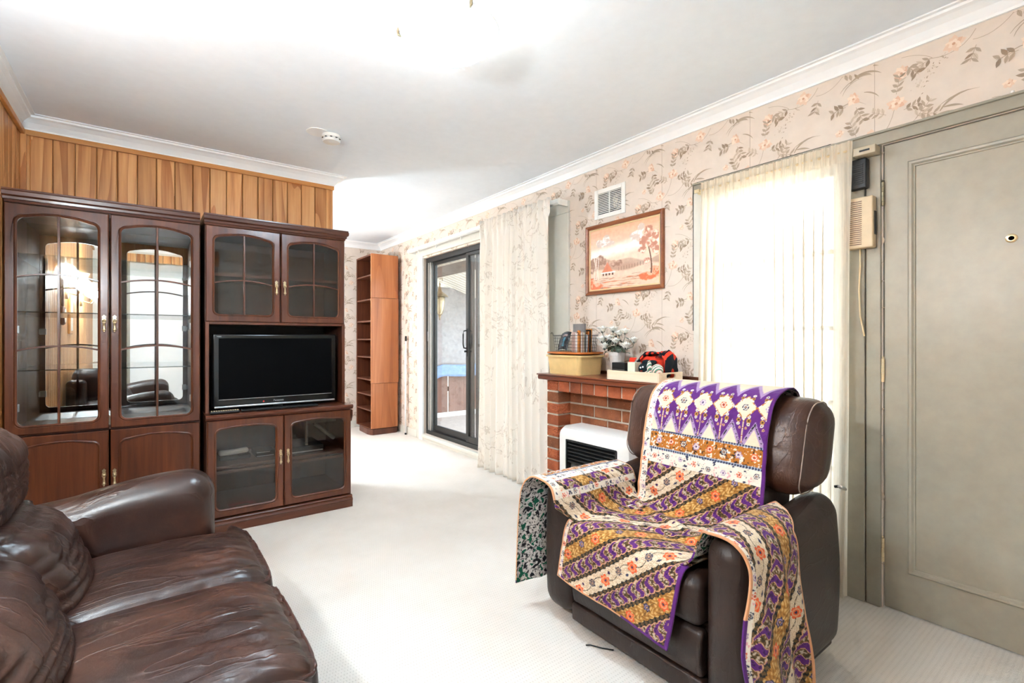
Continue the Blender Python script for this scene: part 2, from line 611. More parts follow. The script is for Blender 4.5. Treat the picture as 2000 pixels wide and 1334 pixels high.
plank(wall_mid, -0.549 - PL / 2 + 0.004, YP + 0.014)
y = YP - 0.055
while y > YR:
    plank(wall_left, XL, y, 0, math.radians(90))
    y -= PL
y = YP + 0.2
while y < YB - 0.05:
    plank(wall_left, XL, y, 0, math.radians(90))
    y += PL
# boards above the white rear door
pshort = plank_mesh('short_board', PL - 0.0035, 0.20, 0.014, M['pine'])
for i in range(11):
    plank(wall_rear, -0.28 + i * PL, YR, 2.12, math.radians(180), pshort)
# pine trims
def trim(name, mat, *boxes, bevel=0.003):
    mb = MB()
    for b in boxes:
        mb.box(*b)
    return struct(mb.build(name, mat, bevel=bevel))
trim('trim_1', M['pinetrim'], (XL + 0.017, XE + 0.012, YP - 0.022, YP - 0.003, 2.322, 2.352))
trim('trim_2', M['pine'], (XE - 0.012, XE + 0.006, YP - 0.006, YP + 0.112, 0, 2.335), (XE - 0.045, XE - 0.012, YP - 0.008, YP - 0.0025, 0, 2.322))
trim('trim_3', M['pinetrim'], (XL + 0.017, XL + 0.036, YR, YP - 0.02, 2.322, 2.352))
trim('trim_4', M['pine'], (XL + 0.0165, XL + 0.042, YP - 0.030, YP - 0.003, 0, 2.322))

# cornices (stepped cove)
cv = [(0.0, 0.0), (0.0, -0.078), (0.010, -0.078), (0.012, -0.068), (0.030, -0.040), (0.052, -0.022), (0.066, -0.016), (0.068, -0.006), (0.085, -0.006), (0.085, 0.0)]
def cornice(name, p0, p1, nrm, mitre0=0, mitre1=0):
    """straight run from p0 to p1 (xy), profile offset along nrm"""
    d = Vector((p1[0] - p0[0], p1[1] - p0[1])).normalized()
    loops = []
    for (p, m) in ((p0, mitre0), (p1, -mitre1)):
        loops.append([(p[0] + nrm[0] * a + d.x * a * m, p[1] + nrm[1] * a + d.y * a * m, ZC - 0.0005 + b) for a, b in cv])
    mb = MB().rings(loops, True, (True, True))
    return struct(mb.build(name, M['white']))
cornice('trim_5', (XR - 0.0005, YR), (XR - 0.0005, YB), (-1, 0), 1, 1)
cornice('trim_6', (XL, YB - 0.0005), (XR, YB - 0.0005), (0, -1), 1, 1)
cornice('trim_7', (XL, YP - 0.003), (XE + 0.007, YP - 0.003), (0, -1), 1, -1)
cornice('trim_8', (XE + 0.007, YP - 0.003), (XE + 0.007, YP + 0.113), (1, 0), -1, -1)
cornice('trim_9', (XL, YP + 0.112), (XE + 0.007, YP + 0.112), (0, 1), 1, -1)
cornice('trim_10', (XL + 0.0005, YR), (XL + 0.0005, YP - 0.003), (1, 0), 1, 1)
cornice('trim_11', (XL, YR + 0.0005), (XR, YR + 0.0005), (0, 1), 1, 1)

# skirtings
def skirt(name, x0, x1, y0, y1, mat=None, h=0.09):
    return struct(MB().box(x0, x1, y0, y1, 0, h).build(name, mat or M['trimgrey'], bevel=0.004))
skirt('baseboard_back', XL, XR, YB - 0.016, YB - 0.0005)
skirt('baseboard_right', XR - 0.016, XR - 0.0005, S1 + 0.16, YB - 0.017)
skirt('baseboard_middle', XR - 0.014, XR - 0.0005, 2.56, 2.62)
skirt('baseboard_window', XR - 0.014, XR - 0.0005, W0 + 0.005, W1 - 0.005, M['doortrim'], 0.07)
skirt('baseboard_rear', 0.86, XR, YR + 0.0005, YR + 0.016)

# rear white door (seen only in the cabinet mirror)
dr = struct(MB().box(-0.20, 0.68, YR + 0.0005, YR + 0.03, 0.003, 2.08).build('door_3', M['white'], bevel=0.003), 'plain white flush door behind the camera')
MB().lathe([(0.004, 0.0), (0.010, 0.004), (0.010, 0.03), (0.026, 0.045), (0.028, 0.06), (0.015, 0.072), (0.002, 0.074)], (0.60, YR + 0.03, 1.0), 16, 1).build('door_knob', M['brass'], dr, smooth=True)
trim('trim_12', M['doortrim'], (-0.26, -0.20, YR + 0.0005, YR + 0.026, 0, 2.115), (0.68, 0.74, YR + 0.0005, YR + 0.026, 0, 2.115), (-0.20, 0.68, YR + 0.0005, YR + 0.026, 2.08, 2.115))

# assumed dining window, out of sight behind the partition, added to light that end
wd = struct(MB().box(BW0, BW1, YB + 0.02, YB + 0.07, BZ0, BZ0 + 0.05).box(BW0, BW1, YB + 0.02, YB + 0.07, BZ1 - 0.05, BZ1)
            .box(BW0, BW0 + 0.05, YB + 0.02, YB + 0.07, BZ0 + 0.05, BZ1 - 0.05).box(BW1 - 0.05, BW1, YB + 0.02, YB + 0.07, BZ0 + 0.05, BZ1 - 0.05)
            .box((BW0 + BW1) / 2 - 0.025, (BW0 + BW1) / 2 + 0.025, YB + 0.02, YB + 0.07, BZ0 + 0.05, BZ1 - 0.05).build('window_added', M['white'], bevel=0.003), 'unseen white framed window added to light the dining end')
for a, b in ((BW0 + 0.05, 0.275), (0.325, BW1 - 0.05)):
    MB().box(a, b, YB + 0.042, YB + 0.048, BZ0 + 0.05, BZ1 - 0.05).build('pane', M['clear'], wd)

# ------------------------------------------------------------------ wallpaper print
INK = {'leaf': C(181, 162, 142)[:3], 'dark': C(156, 135, 114)[:3], 'pale': C(204, 187, 168)[:3], 'grass': C(172, 154, 133)[:3],
       'peach': C(226, 196, 172)[:3], 'rose': C(218, 178, 152)[:3], 'cream': C(236, 214, 194)[:3], 'core': C(202, 156, 128)[:3]}
class Print2D:
    def __init__(self):
        self.p = []
    def poly(self, pts, col, lift=0):
        self.p.append((pts, INK[col], lift))
    def leaf(self, x, y, ang, L, w, col='leaf', vein=True):
        ca, sa = math.cos(ang), math.sin(ang)
        pr = [(0, 0), (0.18, 0.6), (0.42, 1), (0.7, 0.72), (1, 0), (0.7, -0.72), (0.42, -1), (0.18, -0.6)]
        self.poly([(x + ca * a * L - sa * b * w, y + sa * a * L + ca * b * w) for a, b in pr], col)
        if vein:
            self.poly([(x + ca * a * L - sa * b * w, y + sa * a * L + ca * b * w) for a, b in ((0, 0.06), (0.9, 0.04), (0.9, -0.04), (0, -0.06))], 'dark', 1)
    def strip(self, pts, w, col):
        for i in range(len(pts) - 1):
            (x0, y0), (x1, y1) = pts[i], pts[i + 1]
            d = math.hypot(x1 - x0, y1 - y0) or 1e-6
            nx, ny = -(y1 - y0) / d, (x1 - x0) / d
            wa = w[i] if isinstance(w, list) else w
            wb_ = w[i + 1] if isinstance(w, list) else w
            self.poly([(x0 + nx * wa, y0 + ny * wa), (x1 + nx * wb_, y1 + ny * wb_), (x1 - nx * wb_, y1 - ny * wb_), (x0 - nx * wa, y0 - ny * wa)], col)
    def blade(self, x, y, ang, L, bend, w, col='grass'):
        pts = []; ws = []
        n = 7; a = ang
        for i in range(n):
            pts.append((x, y))
            f = i / (n - 1)
            ws.append(max(0.0003, w * math.sin(math.pi * min(0.98, 0.12 + f * 0.86))))
            x += math.cos(a) * L / (n - 1); y += math.sin(a) * L / (n - 1)
            a += bend / (n - 1)
        self.strip(pts, ws, col)
    def flower(self, x, y, r, seed):
        R = random.Random(seed)
        for k in range(9):
            a = k * 2 * math.pi / 9 + R.uniform(-0.2, 0.2)
            rr = r * R.uniform(0.75, 1.1)
            self.leaf(x, y, a, rr, rr * 0.36, R.choice(['peach', 'rose', 'peach', 'cream']), False)
        for k in range(5):
            a = k * 2 * math.pi / 5 + R.uniform(-0.2, 0.2)
            self.leaf(x, y, a, r * 0.55, r * 0.24, R.choice(['cream', 'peach']), False)
        self.poly([(x + r * 0.16 * math.cos(q), y + r * 0.16 * math.sin(q)) for q in np.linspace(0, 5.4, 7)], 'core', 2)
    def spray(self, x, y, ang, seed, n=5):
        R = random.Random(seed)
        for k in range(n):
            d = 0.010 + 0.019 * k
            for s in (-1, 1):
                self.leaf(x + math.cos(ang) * d, y + math.sin(ang) * d, ang + s * R.uniform(0.7, 1.2), R.uniform(0.024, 0.036), R.uniform(0.005, 0.008), R.choice(['leaf', 'leaf', 'dark', 'pale']))
        self.strip([(x, y), (x + math.cos(ang) * 0.02 * n, y + math.sin(ang) * 0.02 * n)], 0.0010, 'leaf')
pt = Print2D()
def curve(p, n=9):
    out = []
    for i in range(n):
        f = i / (n - 1)
        a = (1 - f) ** 2; b = 2 * f * (1 - f); c_ = f * f
        out.append((a * p[0][0] + b * p[1][0] + c_ * p[2][0], a * p[0][1] + b * p[1][1] + c_ * p[2][1]))
    return out
pt.strip(curve([(-0.11, -0.10), (0.02, -0.14), (0.05, 0.02)]), 0.0011, 'leaf')
pt.strip(curve([(0.02, -0.085), (0.08, -0.10), (0.13, -0.04)]), 0.0010, 'leaf')
pt.strip(curve([(-0.10, -0.10), (-0.14, -0.06), (-0.20, -0.055)]), 0.0009, 'leaf')
pt.flower(0.055, 0.035, 0.037, 1)
pt.flower(-0.035, -0.075, 0.035, 2)
pt.flower(-0.20, -0.120, 0.032, 5)
pt.flower(-0.155, -0.020, 0.020, 6)
pt.spray(0.02, 0.0, 2.6, 3, 3); pt.spray(0.08, 0.0, 0.2, 4, 3); pt.spray(0.055, 0.075, 1.4, 7, 4)
pt.spray(-0.09, -0.055, 1.9, 8, 4); pt.spray(-0.10, -0.10, 3.5, 9, 4); pt.spray(0.03, -0.11, 4.4, 10, 3)
pt.spray(0.12, -0.05, 0.9, 11, 4); pt.spray(0.13, -0.035, -0.3, 12, 3); pt.spray(-0.18, -0.10, -0.9, 13, 3)
for i, (a, L, b) in enumerate(((0.7, 0.085, -1.3), (0.4, 0.075, -1.2), (0.15, 0.10, -1.0), (1.0, 0.12, -1.3), (0.0, 0.06, -0.5))):
    pt.blade(0.16 + 0.012 * i, -0.085 + 0.012 * i, a, L, b, 0.0042)
pt.blade(0.12, -0.115, 0.9, 0.13, -1.4, 0.0016); pt.blade(0.13, -0.13, 1.2, 0.10, -1.5, 0.0013); pt.blade(0.19, -0.03, 0.6, 0.13, -0.9, 0.0018)
R_ = random.Random(21)
for k in range(34):
    f = k / 34
    pt.leaf(0.12 + 0.10 * f + R_.gauss(0, 0.009), 0.06 + 0.12 * f + R_.gauss(0, 0.009), 0.8 + R_.uniform(-1.2, 1.2), 0.009, 0.0016, R_.choice(['leaf', 'pale', 'dark']), False)
for k in range(12):
    pt.leaf(-0.14 + R_.gauss(0, 0.02), -0.185 + R_.gauss(0, 0.012), R_.uniform(0, 6), 0.008, 0.0016, 'pale', False)
pt.blade(-0.19, 0.06, 0.9, 0.16, -1.9, 0.0016); pt.blade(-0.06, 0.13, -0.3, 0.07, -0.8, 0.003)
pt.flower(-0.10, 0.115, 0.030, 31); pt.spray(-0.09, 0.075, -1.2, 32, 4); pt.spray(-0.13, 0.09, 3.3, 33, 3)

def print_wall(name, parent, to3d, u0, u1, v0, v1, holes, off):
    mb = MB()
    PW, PH = 0.545, 0.55
    i = 0
    for ci in range(int((u1 - u0) / (PW / 2)) + 3):
        for cj in range(int((v1 - v0) / PH) + 3):
            cx_ = u0 + (ci - 0.5) * PW / 2
            cy_ = v0 + (cj - 0.7) * PH + (PH / 2 if ci % 2 else 0) + off
            for k, (pts, col, lift) in enumerate(pt.p):
                q = [(cx_ + a, cy_ + b) for a, b in pts]
                mx = sum(a for a, b in q) / len(q); my = sum(b for a, b in q) / len(q)
                if not (u0 < min(a for a, b in q) and max(a for a, b in q) < u1 and v0 < min(b for a, b in q) and max(b for a, b in q) < v1):
                    continue
                if any(h[0] < mx < h[1] and h[2] < my < h[3] for h in holes):
                    continue
                h = 0.0004 + 0.0000045 * k + lift * 0.0002
                mb.add([to3d(a, b, h) for a, b in q], [tuple(range(len(q)))], col)
    # hanging seams
    o = mb.build(name, M['paperprint'], parent, kind='stuff')
    return o
# on the right wall u runs toward -Y (as the viewer sees it)
print_wall('floral_print', wall_right, lambda u, v, h: (XR - h, -u, v), -YB + 0.02, 0.30, 0.0, 2.348,
           [(-S1, -S0, 0, 2.08), (-W1, -W0, 0.2, 2.0), (-D1, -D0, 0, 2.0), (-D1, 0.2, 0, 1.98)], 0.02)
print_wall('floral_print', wall_back, lambda u, v, h: (u, YB - h, v), 1.2, XR - 0.01, 0.05, 2.348, [], 0.1)
seam = MB()
for yy in (0.735, 1.28, 1.825, 2.37):
    seam.box(XR - 0.0006, XR - 0.0001, yy - 0.0007, yy + 0.0007, 2.04 if yy < 1.6 else 0.95, 2.35)
seam.build('paper_seam', plain('seam_line', C(170, 150, 132), 0.7), wall_right)  # thin darker line along each join of the paper

# ------------------------------------------------------------------ front door
door = thing('door_1', 'stone grey panelled front door at the right edge', 'door', (XR, D0, 0.0))
del door['category']; door['kind'] = 'structure'
leaf_x = XR + 0.004
MB().box(leaf_x, leaf_x + 0.04, D0 + 0.003, D1 - 0.004, 0.006, DZ - 0.004).build('door_leaf', M['doorpaint'], door, bevel=0.002)
# bolection moulding: mitred ring, three stacked profiles
def ring_mould(o, y0, y1, z0, z1, prof, x):
    """rectangular ring in the YZ plane; prof = [(inward offset, height toward room)]"""
    loops = []
    for (i, h) in prof:
        loops.append([(x - h, y0 + i, z0 + i), (x - h, y1 - i, z0 + i), (x - h, y1 - i, z1 - i), (x - h, y0 + i, z1 - i)])
    o.rings(loops)
    return o
ring_mould(MB(), D0 + 0.09, D1 - 0.083, 0.175, 1.892, [(0, 0), (0.002, 0.008), (0.008, 0.014), (0.016, 0.013), (0.022, 0.006), (0.026, 0.005), (0.028, 0.0)], leaf_x).build('panel_moulding', M['doorpaint'], door)
for i, z in enumerate((1.773, 1.018, 0.248)):
    hg = MB()
    for k in range(5):
        hg.lathe([(0.0062, 0.0), (0.0062, 0.019)], (XR - 0.006, D1 - 0.001, z - 0.05 + k * 0.0202), 12)
    hg.lathe([(0.003, 0.0), (0.005, 0.003), (0.002, 0.008)], (XR - 0.006, D1 - 0.001, z + 0.051), 10)
    hg.build('hinge', M['bronze'] if i == 0 else M['cream'], door, smooth=True, auto=40)
ph = MB().lathe([(0.0165, 0.0), (0.0165, -0.003), (0.012, -0.005), (0.0085, -0.005), (0.008, -0.001)], (leaf_x, 0.318, 1.521), 20, 0)
ph.build('peephole', M['brass'], door, smooth=True, auto=40)
MB().lathe([(0.0008, -0.0015), (0.008, -0.0015)], (leaf_x, 0.318, 1.521), 16, 0).build('peephole_lens', M['gloss_black'], door)
# frames around the door and window
trim('trim_13', M['doortrim'],
     (XR - 0.018, XR - 0.0005, -0.24, 1.60, DZ + 0.002, 2.040),       # head board
     (XR - 0.030, XR - 0.0005, -0.24, 1.60, 2.032, 2.042))
trim('trim_14', M['doortrim'], (XR - 0.016, XR - 0.0005, D1 + 0.004, 0.762, 0, DZ + 0.001))
trim('trim_15', M['doortrim'], (XR - 0.020, XR - 0.0005, 0.766, W0, 0, DZ + 0.001))
trim('trim_16', M['trimgrey'], (XR - 0.020, XR - 0.0005, W1, 1.598, 0.0, DZ + 0.001))
trim('trim_17', M['doortrim'], (XR - 0.016, XR - 0.0005, -0.20, D0 - 0.002, 0, DZ + 0.001))
nail = tag(MB().ell((XR - 0.024, 0.312, 2.046), 0.006, 0.006, 0.006, 10, 6).build('pin', M['offwhite'], loc=(XR - 0.024, 0.312, 2.04), smooth=True), 'white round pin head on top of the door frame', 'pin')

# ------------------------------------------------------------------ sash window
win = thing('window_1', 'small paned white window behind the sheer curtain', 'window', (XR + 0.05, W0, WZ0))
del win['category']; win['kind'] = 'structure'
wx0, wx1 = XR + 0.045, XR + 0.085
MB().box(wx0, wx1, W0 + 0.001, W0 + 0.045, WZ0, WZ1).box(wx0, wx1, W1 - 0.045, W1 - 0.001, WZ0, WZ1).box(wx0, wx1, W0 + 0.045, W1 - 0.045, WZ1 - 0.05, WZ1 - 0.001).box(wx0, wx1, W0 + 0.045, W1 - 0.045, WZ0 + 0.001, WZ0 + 0.06).build('window_frame', M['white'], win, bevel=0.003)
zs = [WZ0 + 0.06, 0.54, 0.85, 1.204, 1.566, WZ1 - 0.05]
ym = (W0 + W1) / 2
for z in zs[1:-1]:
    MB().box(wx0 + 0.008, wx1 - 0.008, W0 + 0.045, W1 - 0.045, z - 0.011, z + 0.011).build('glazing_bar', M['white'], win, bevel=0.003)
for i in range(5):
    MB().box(wx0 + 0.010, wx1 - 0.010, ym - 0.010, ym + 0.010, zs[i] + 0.011, zs[i + 1] - 0.011).build('glazing_bar', M['white'], win, bevel=0.003)
    for a, b in ((W0 + 0.045, ym - 0.010), (ym + 0.010, W1 - 0.045)):
        MB().box(wx0 + 0.018, wx0 + 0.022, a, b, zs[i] + 0.011, zs[i + 1] - 0.011).build('pane', M['clear'], win)
MB().box(XR - 0.030, XR + 0.044, W0 + 0.001, W1 - 0.001, WZ0 - 0.018, WZ0 - 0.0005).build('window_sill', M['white'], win, bevel=0.004)

# ------------------------------------------------------------------ sliding door
sd = thing('door_2', 'black framed aluminium sliding glass door to the patio', 'door', (XR + 0.05, S0, SZ0))
del sd['category']; sd['kind'] = 'structure'
fx0, fx1 = XR + 0.03, XR + 0.125
fr = MB()
fr.box(fx0, fx1, S0 + 0.001, S1 - 0.001, SZ1 - 0.055, SZ1 - 0.001).box(fx0, fx1, S0 + 0.001, S1 - 0.001, SZ0 + 0.001, SZ0 + 0.045)
fr.box(fx0, fx1, S1 - 0.028, S1 - 0.001, SZ0 + 0.045, SZ1 - 0.055).box(fx0, fx1, S0 + 0.001, S0 + 0.028, SZ0 + 0.045, SZ1 - 0.055)
fr.build('door_frame', M['blackmetal'], sd, bevel=0.002)
fl = MB()
for yy in (S1 - 0.060, S1 - 0.105):
    fl.box(fx0 + 0.004, fx0 + 0.030, yy, yy + 0.024, SZ0 + 0.046, SZ1 - 0.056)
fl.build('frame_track', M['alu'], sd)
MB().box(fx0 + 0.002, fx0 + 0.006, S1 - 0.036, S1 - 0.0285, 1.13, 1.24).build('strike_plate', M['silver'], sd)
def slide(name, y0, y1, x0, mid=None):
    z0, z1 = SZ0 + 0.05, SZ1 - 0.06
    w = 0.045
    p = MB().box(x0, x0 + 0.028, y0, y0 + w, z0, z1).box(x0, x0 + 0.028, y1 - w, y1, z0, z1).box(x0, x0 + 0.028, y0 + w, y1 - w, z1 - 0.03, z1).box(x0, x0 + 0.028, y0 + w, y1 - w, z0, z0 + 0.06)
    if mid:
        p.box(x0, x0 + 0.028, y0 + w, y1 - w, mid - 0.014, mid + 0.014)
    f = p.build(name, M['blackmetal'], sd, bevel=0.002)
    MB().box(x0 + 0.012, x0 + 0.016, y0 + w, y1 - w, z0 + 0.06, z1 - 0.03).build('pane', M['clear'], f)
    return f
slide('fixed_panel', 4.105, S1 - 0.107, XR + 0.066)
sp_ = slide('sliding_panel', S0 + 0.03, 4.180, XR + 0.034)
slide('screen_panel', 3.02, 4.10, XR + 0.098, 1.09)
MB().box(XR + 0.030, XR + 0.0335, 4.150, 4.172, 0.98, 1.26).build('lock_plate', M['black'], sp_)
hd = MB().tube([(XR + 0.032, 4.162, 1.24), (XR + 0.004, 4.168, 1.235), (XR - 0.004, 4.170, 1.20), (XR - 0.004, 4.170, 1.10), (XR + 0.004, 4.168, 1.065), (XR + 0.032, 4.162, 1.06)], 0.0075, 8)
hd.lathe([(0.010, 0), (0.010, -0.02), (0.006, -0.024)], (XR + 0.03, 4.163, 1.03), 12, 0)
hd.build('handle', M['black'], sp_, smooth=True)
# reveals, architraves, head board and sill of the sliding door
trim('trim_18', M['white'], (XR - 0.022, XR + 0.029, S1 + 0.0005, S1 + 0.085, 0.0, SZ1 + 0.02), bevel=0.003)
trim('trim_19', M['trimgrey'], (XR - 0.014, XR - 0.0005, S1 + 0.0855, S1 + 0.155, 0.0, 2.165))
trim('trim_20', M['trimgrey'], (XR - 0.018, XR - 0.0005, 2.635, S1 + 0.155, SZ1 + 0.021, 2.190))
trim('trim_21', M['trimgrey'], (XR - 0.020, XR - 0.0005, 2.635, S0 - 0.001, 0.0, SZ1 + 0.02))
trim('trim_22', M['trimgrey'], (XR - 0.035, XR + 0.029, S0, S1, 0.035, SZ0 - 0.0005), (XR - 0.020, XR - 0.0005, S0, S1, 0.0, 0.035))

# ------------------------------------------------------------------ patio seen through the sliding door
M['concrete'] = plain('patio_concrete', C(176, 168, 164), 0.8, 0.2, var=0.08, bump=0.3, bscale=60)
M['fence'] = wood('brown_fence_sheet', C(92, 66, 58), C(116, 84, 74), C(138, 104, 92), 2, 0.6, 0.5, 0.3)
M['tarp'] = plain('grey_tarpaulin', C(150, 152, 158), 0.5, 0.4, var=0.08)
M['tarpblue'] = plain('blue_tarpaulin', C(120, 156, 204), 0.5, 0.4, var=0.08)
M['slat'] = plain('white_roof_slat', C(214, 212, 204), 0.5, 0.3)
M['beam'] = plain('brown_beam', C(92, 82, 76), 0.6)
M['grass'] = plain('pale_yard', C(190, 186, 170), 0.9, 0.2, var=0.12)
o = struct(MB().box(2.68, 6.4, 1.75, 7.3, -0.2, -0.10).build('floor_patio', M['concrete']), 'grey concrete patio slab outside the sliding door')
o = struct(MB().box(-30, 40, -30, 40, -0.32, -0.21).build('ground_outside', M['grass']), 'pale yard around the house')
fence = thing('sheet_fence', 'brown upright sheet fence beneath the hanging tarpaulin', 'fence', (4.3, 6.95, -0.10))
xx = 2.72; k = 0
while xx < 6.2:
    w = 0.30
    yo = 0.018 * (k % 2)
    MB().box(xx, xx + w - 0.012, 6.93 + yo, 6.955 + yo, -0.09, 1.75).build('fence_sheet', M['fence'], fence, bevel=0.004)
    xx += w; k += 1
MB().box(2.7, 6.2, 6.98, 7.02, 0.3, 0.38).box(2.7, 6.2, 6.98, 7.02, 1.4, 1.48).build('fence_rail', M['beam'], fence)
MB().box(2.7, 6.2, 6.895, 6.925, -0.0995, -0.03).build('kickboard', M['white'], fence)
# tarpaulin
rows = []
for j in range(31):
    f = j / 30
    row = []
    for i in range(61):
        g = i / 60
        X = 2.78 + 3.2 * g
        Z = 1.97 - 1.37 * f + 0.05 * math.sin(g * 9 + 1) * f - 0.10 * f * math.exp(-((g - 0.22) / 0.05) ** 2)
        Y = 6.80 + 0.03 * math.sin(g * 17 + 2 * f) + 0.05 * N3(X * 2, 0.3, Z * 2) - 0.06 * f * f
        row.append((X, Y, Z))
    rows.append(row)
tp = thing('tarpaulin', 'grey tarpaulin with a blue hem hung outside the sliding door', 'tarpaulin', (4.3, 6.8, 0.6))
MB().grid(rows[:27]).build('sheet', M['tarp'], tp, smooth=True, solid=0.002)
MB().grid(rows[26:]).build('hem', M['tarpblue'], tp, smooth=True, solid=0.002)
MB().tube([(2.75, 6.80, 1.985), (6.0, 6.80, 1.985)], 0.016, 10).build('rail', M['white'], tp, smooth=True)
roof = thing('patio_roof', 'white slatted patio roof on a brown beam', 'roof', (4.2, 4.4, 2.0))
yy = 4.7
def rz(x):
    return 2.34 - 0.24 * (x - 2.68)
while yy < 7.25:
    MB().prism([(2.70, rz(2.70)), (4.7, rz(4.7)), (4.7, rz(4.7) + 0.02), (2.70, rz(2.70) + 0.02)], 1, 0, 0.108).v
    mb = MB()
    vs = [(2.70, yy, rz(2.70)), (4.7, yy, rz(5.2)), (4.7, yy + 0.104, rz(5.2)), (2.70, yy + 0.104, rz(2.70))]
    mb.add(vs + [(a, b, c + 0.02) for a, b, c in vs], [(3, 2, 1, 0), (4, 5, 6, 7), (0, 1, 5, 4), (1, 2, 6, 5), (2, 3, 7, 6), (3, 0, 4, 7)])
    mb.build('roof_slat', M['slat'], roof)
    yy += 0.115
MB().box(3.26, 3.31, 4.7, 7.25, rz(3.3) - 0.16, rz(3.31) - 0.002).build('beam', M['beam'], roof, bevel=0.004)
MB().box(4.60, 4.67, 4.7, 7.25, rz(4.67) - 0.16, rz(4.67) - 0.002).build('beam', M['beam'], roof, bevel=0.004)
for yy in (4.72, 6.6):
    MB().box(4.60, 4.67, yy, yy + 0.07, -0.0995, rz(4.67) - 0.161).build('post', M['beam'], roof)
# unseen house eave, added to shade the front window
struct(MB().box(XR + 0.151, XR + 0.60, -2.0, 1.70, 2.40, 2.52).build('trim_23', M['white']), 'unseen white boxed eave added to shade the front window')
# lantern on a bracket from the patio beam
lt = thing('patio_lantern', 'bronze coach lantern hanging outside the sliding door', 'lantern', (3.24, 5.91, 1.40))
LX, LY = 3.20, 5.91
k = 0.9
MB().tube([(3.255, LY + 0.02, 1.96), (3.24, LY + 0.0, 1.99), (LX, LY, 1.985), (LX, LY, 1.94)], 0.006, 8).build('bracket', M['bronze'], lt, smooth=True)
MB().lathe([(0.002, 0.53), (0.012, 0.50), (0.008, 0.47), (0.022, 0.44), (0.03, 0.40), (0.075, 0.37), (0.115, 0.335), (0.118, 0.325), (0.06, 0.325)], (LX, LY, 1.41), 20).build('cap', M['bronze'], lt, smooth=True, auto=50)
t_ = NT('amber_glass'); M['amber'] = t_.done(t_.bsdf(t_.ramp(t_.noise(t_.coord(), 9, 2), [(0.3, C(214, 204, 160)), (0.7, C(238, 232, 204))]), 0.25, 0.5, 0, None, Transmission_Weight=0.4))
MB().lathe([(0.068, 0.322), (0.07, 0.26), (0.056, 0.16), (0.035, 0.10), (0.012, 0.08)], (LX, LY, 1.41), 20).build('glass_shade', M['amber'], lt, smooth=True)
cg = MB()
for q in range(6):
    a = q * math.pi / 3
    cg.tube([(LX + r_ * math.cos(a), LY + r_ * math.sin(a), 1.41 + z_) for r_, z_ in ((0.074, 0.322), (0.076, 0.26), (0.061, 0.16), (0.04, 0.10), (0.014, 0.07))], 0.0035, 6)
cg.lathe([(0.016, 0.075), (0.018, 0.055), (0.006, 0.04), (0.010, 0.02), (0.002, 0.0)], (LX, LY, 1.41), 12)
cg.build('cage', M['bronze'], lt, smooth=True)

# ------------------------------------------------------------------ wall units
def contour(x0, x1, z0, z1, r, arch, n=5):
    """four matching runs (bottom,right,top,left) of an arched rounded rectangle; z1 = crown height"""
    zs_ = z1 - arch
    xc, hw = (x0 + x1) / 2, (x1 - x0) / 2
    def arc(cx, cz, a0, a1, m):
        return [(cx + r * math.cos(a), cz + r * math.sin(a)) for a in np.linspace(a0, a1, m)]
    P = math.pi
    def topz(x):
        return zs_ + arch * (1 - ((x - xc) / hw) ** 2)
    tc_r = topz(x1 - r) - r; tc_l = topz(x0 + r) - r
    bottom = arc(x0 + r, z0 + r, 1.25 * P, 1.5 * P, n) + arc(x1 - r, z0 + r, 1.5 * P, 1.75 * P, n)
    right = arc(x1 - r, z0 + r, 1.75 * P, 2 * P, n) + arc(x1 - r, tc_r, 0, 0.25 * P, n)
    xs = np.linspace(x1 - r, x0 + r, 12)
    top = arc(x1 - r, tc_r, 0.25 * P, 0.5 * P, n) + [(x, topz(x)) for x in xs[1:-1]] + arc(x0 + r, tc_l, 0.5 * P, 0.75 * P, n)
    left = arc(x0 + r, tc_l, 0.75 * P, P, n) + arc(x0 + r, z0 + r, P, 1.25 * P, n)
    return [bottom, right, top, left]
def outer_like(runs, x0, x1, z0, z1):
    cs = [(x0, z0), (x1, z0), (x1, z1), (x0, z1)]
    out = []
    for k, run in enumerate(runs):
        a, b = cs[k], cs[(k + 1) % 4]
        m = len(run)
        out.append([(a[0] + (b[0] - a[0]) * i / (m - 1), a[1] + (b[1] - a[1]) * i / (m - 1)) for i in range(m)])
    return out
def flat(runs):
    return [p for r in runs for p in r]
def hmesh():
    mb = MB()
    mb.prism([(-0.009, 0.030), (0, 0.040), (0.009, 0.030), (0.006, 0.022), (0.009, 0.012), (0.005, 0.006), (0.004, -0.004), (-0.004, -0.004), (-0.005, 0.006), (-0.009, 0.012), (-0.006, 0.022)], 1, -0.003, 0)
    mb.lathe([(0.001, 0.0), (0.006, -0.002), (0.007, -0.008), (0.004, -0.012), (0.0005, -0.013)], (0, 0, 0.006), 10, 1)
    mb.tube([(0.008 * math.cos(a), -0.008, 0.004 + 0.010 * math.sin(a)) for a in np.linspace(0, 2 * math.pi, 13)[:-1]], 0.0018, 6, True)
    mb.lathe([(0.003, -0.004), (0.0065, -0.008), (0.0045, -0.013), (0.006, -0.03), (0.007, -0.036), (0.009, -0.040), (0.008, -0.045), (0.004, -0.048), (0.005, -0.052), (0.001, -0.056)], (0, -0.009, 0), 12)
    me = bpy.data.meshes.new('drop_handle')
    me.from_pydata(mb.v, [], mb.f); me.update(); me.materials.append(M['brass'])
    me.polygons.foreach_set('use_smooth', [True] * len(me.polygons))
    me.set_sharp_from_angle(angle=math.radians(40))
    return me
HM = hmesh()
def handle(parent, x, y, z):
    o = bpy.data.objects.new('drop_handle', HM)
    COL.objects.link(o); o.parent = parent
    o.location = Vector((x, y, z)) - BASE[parent]
    return o
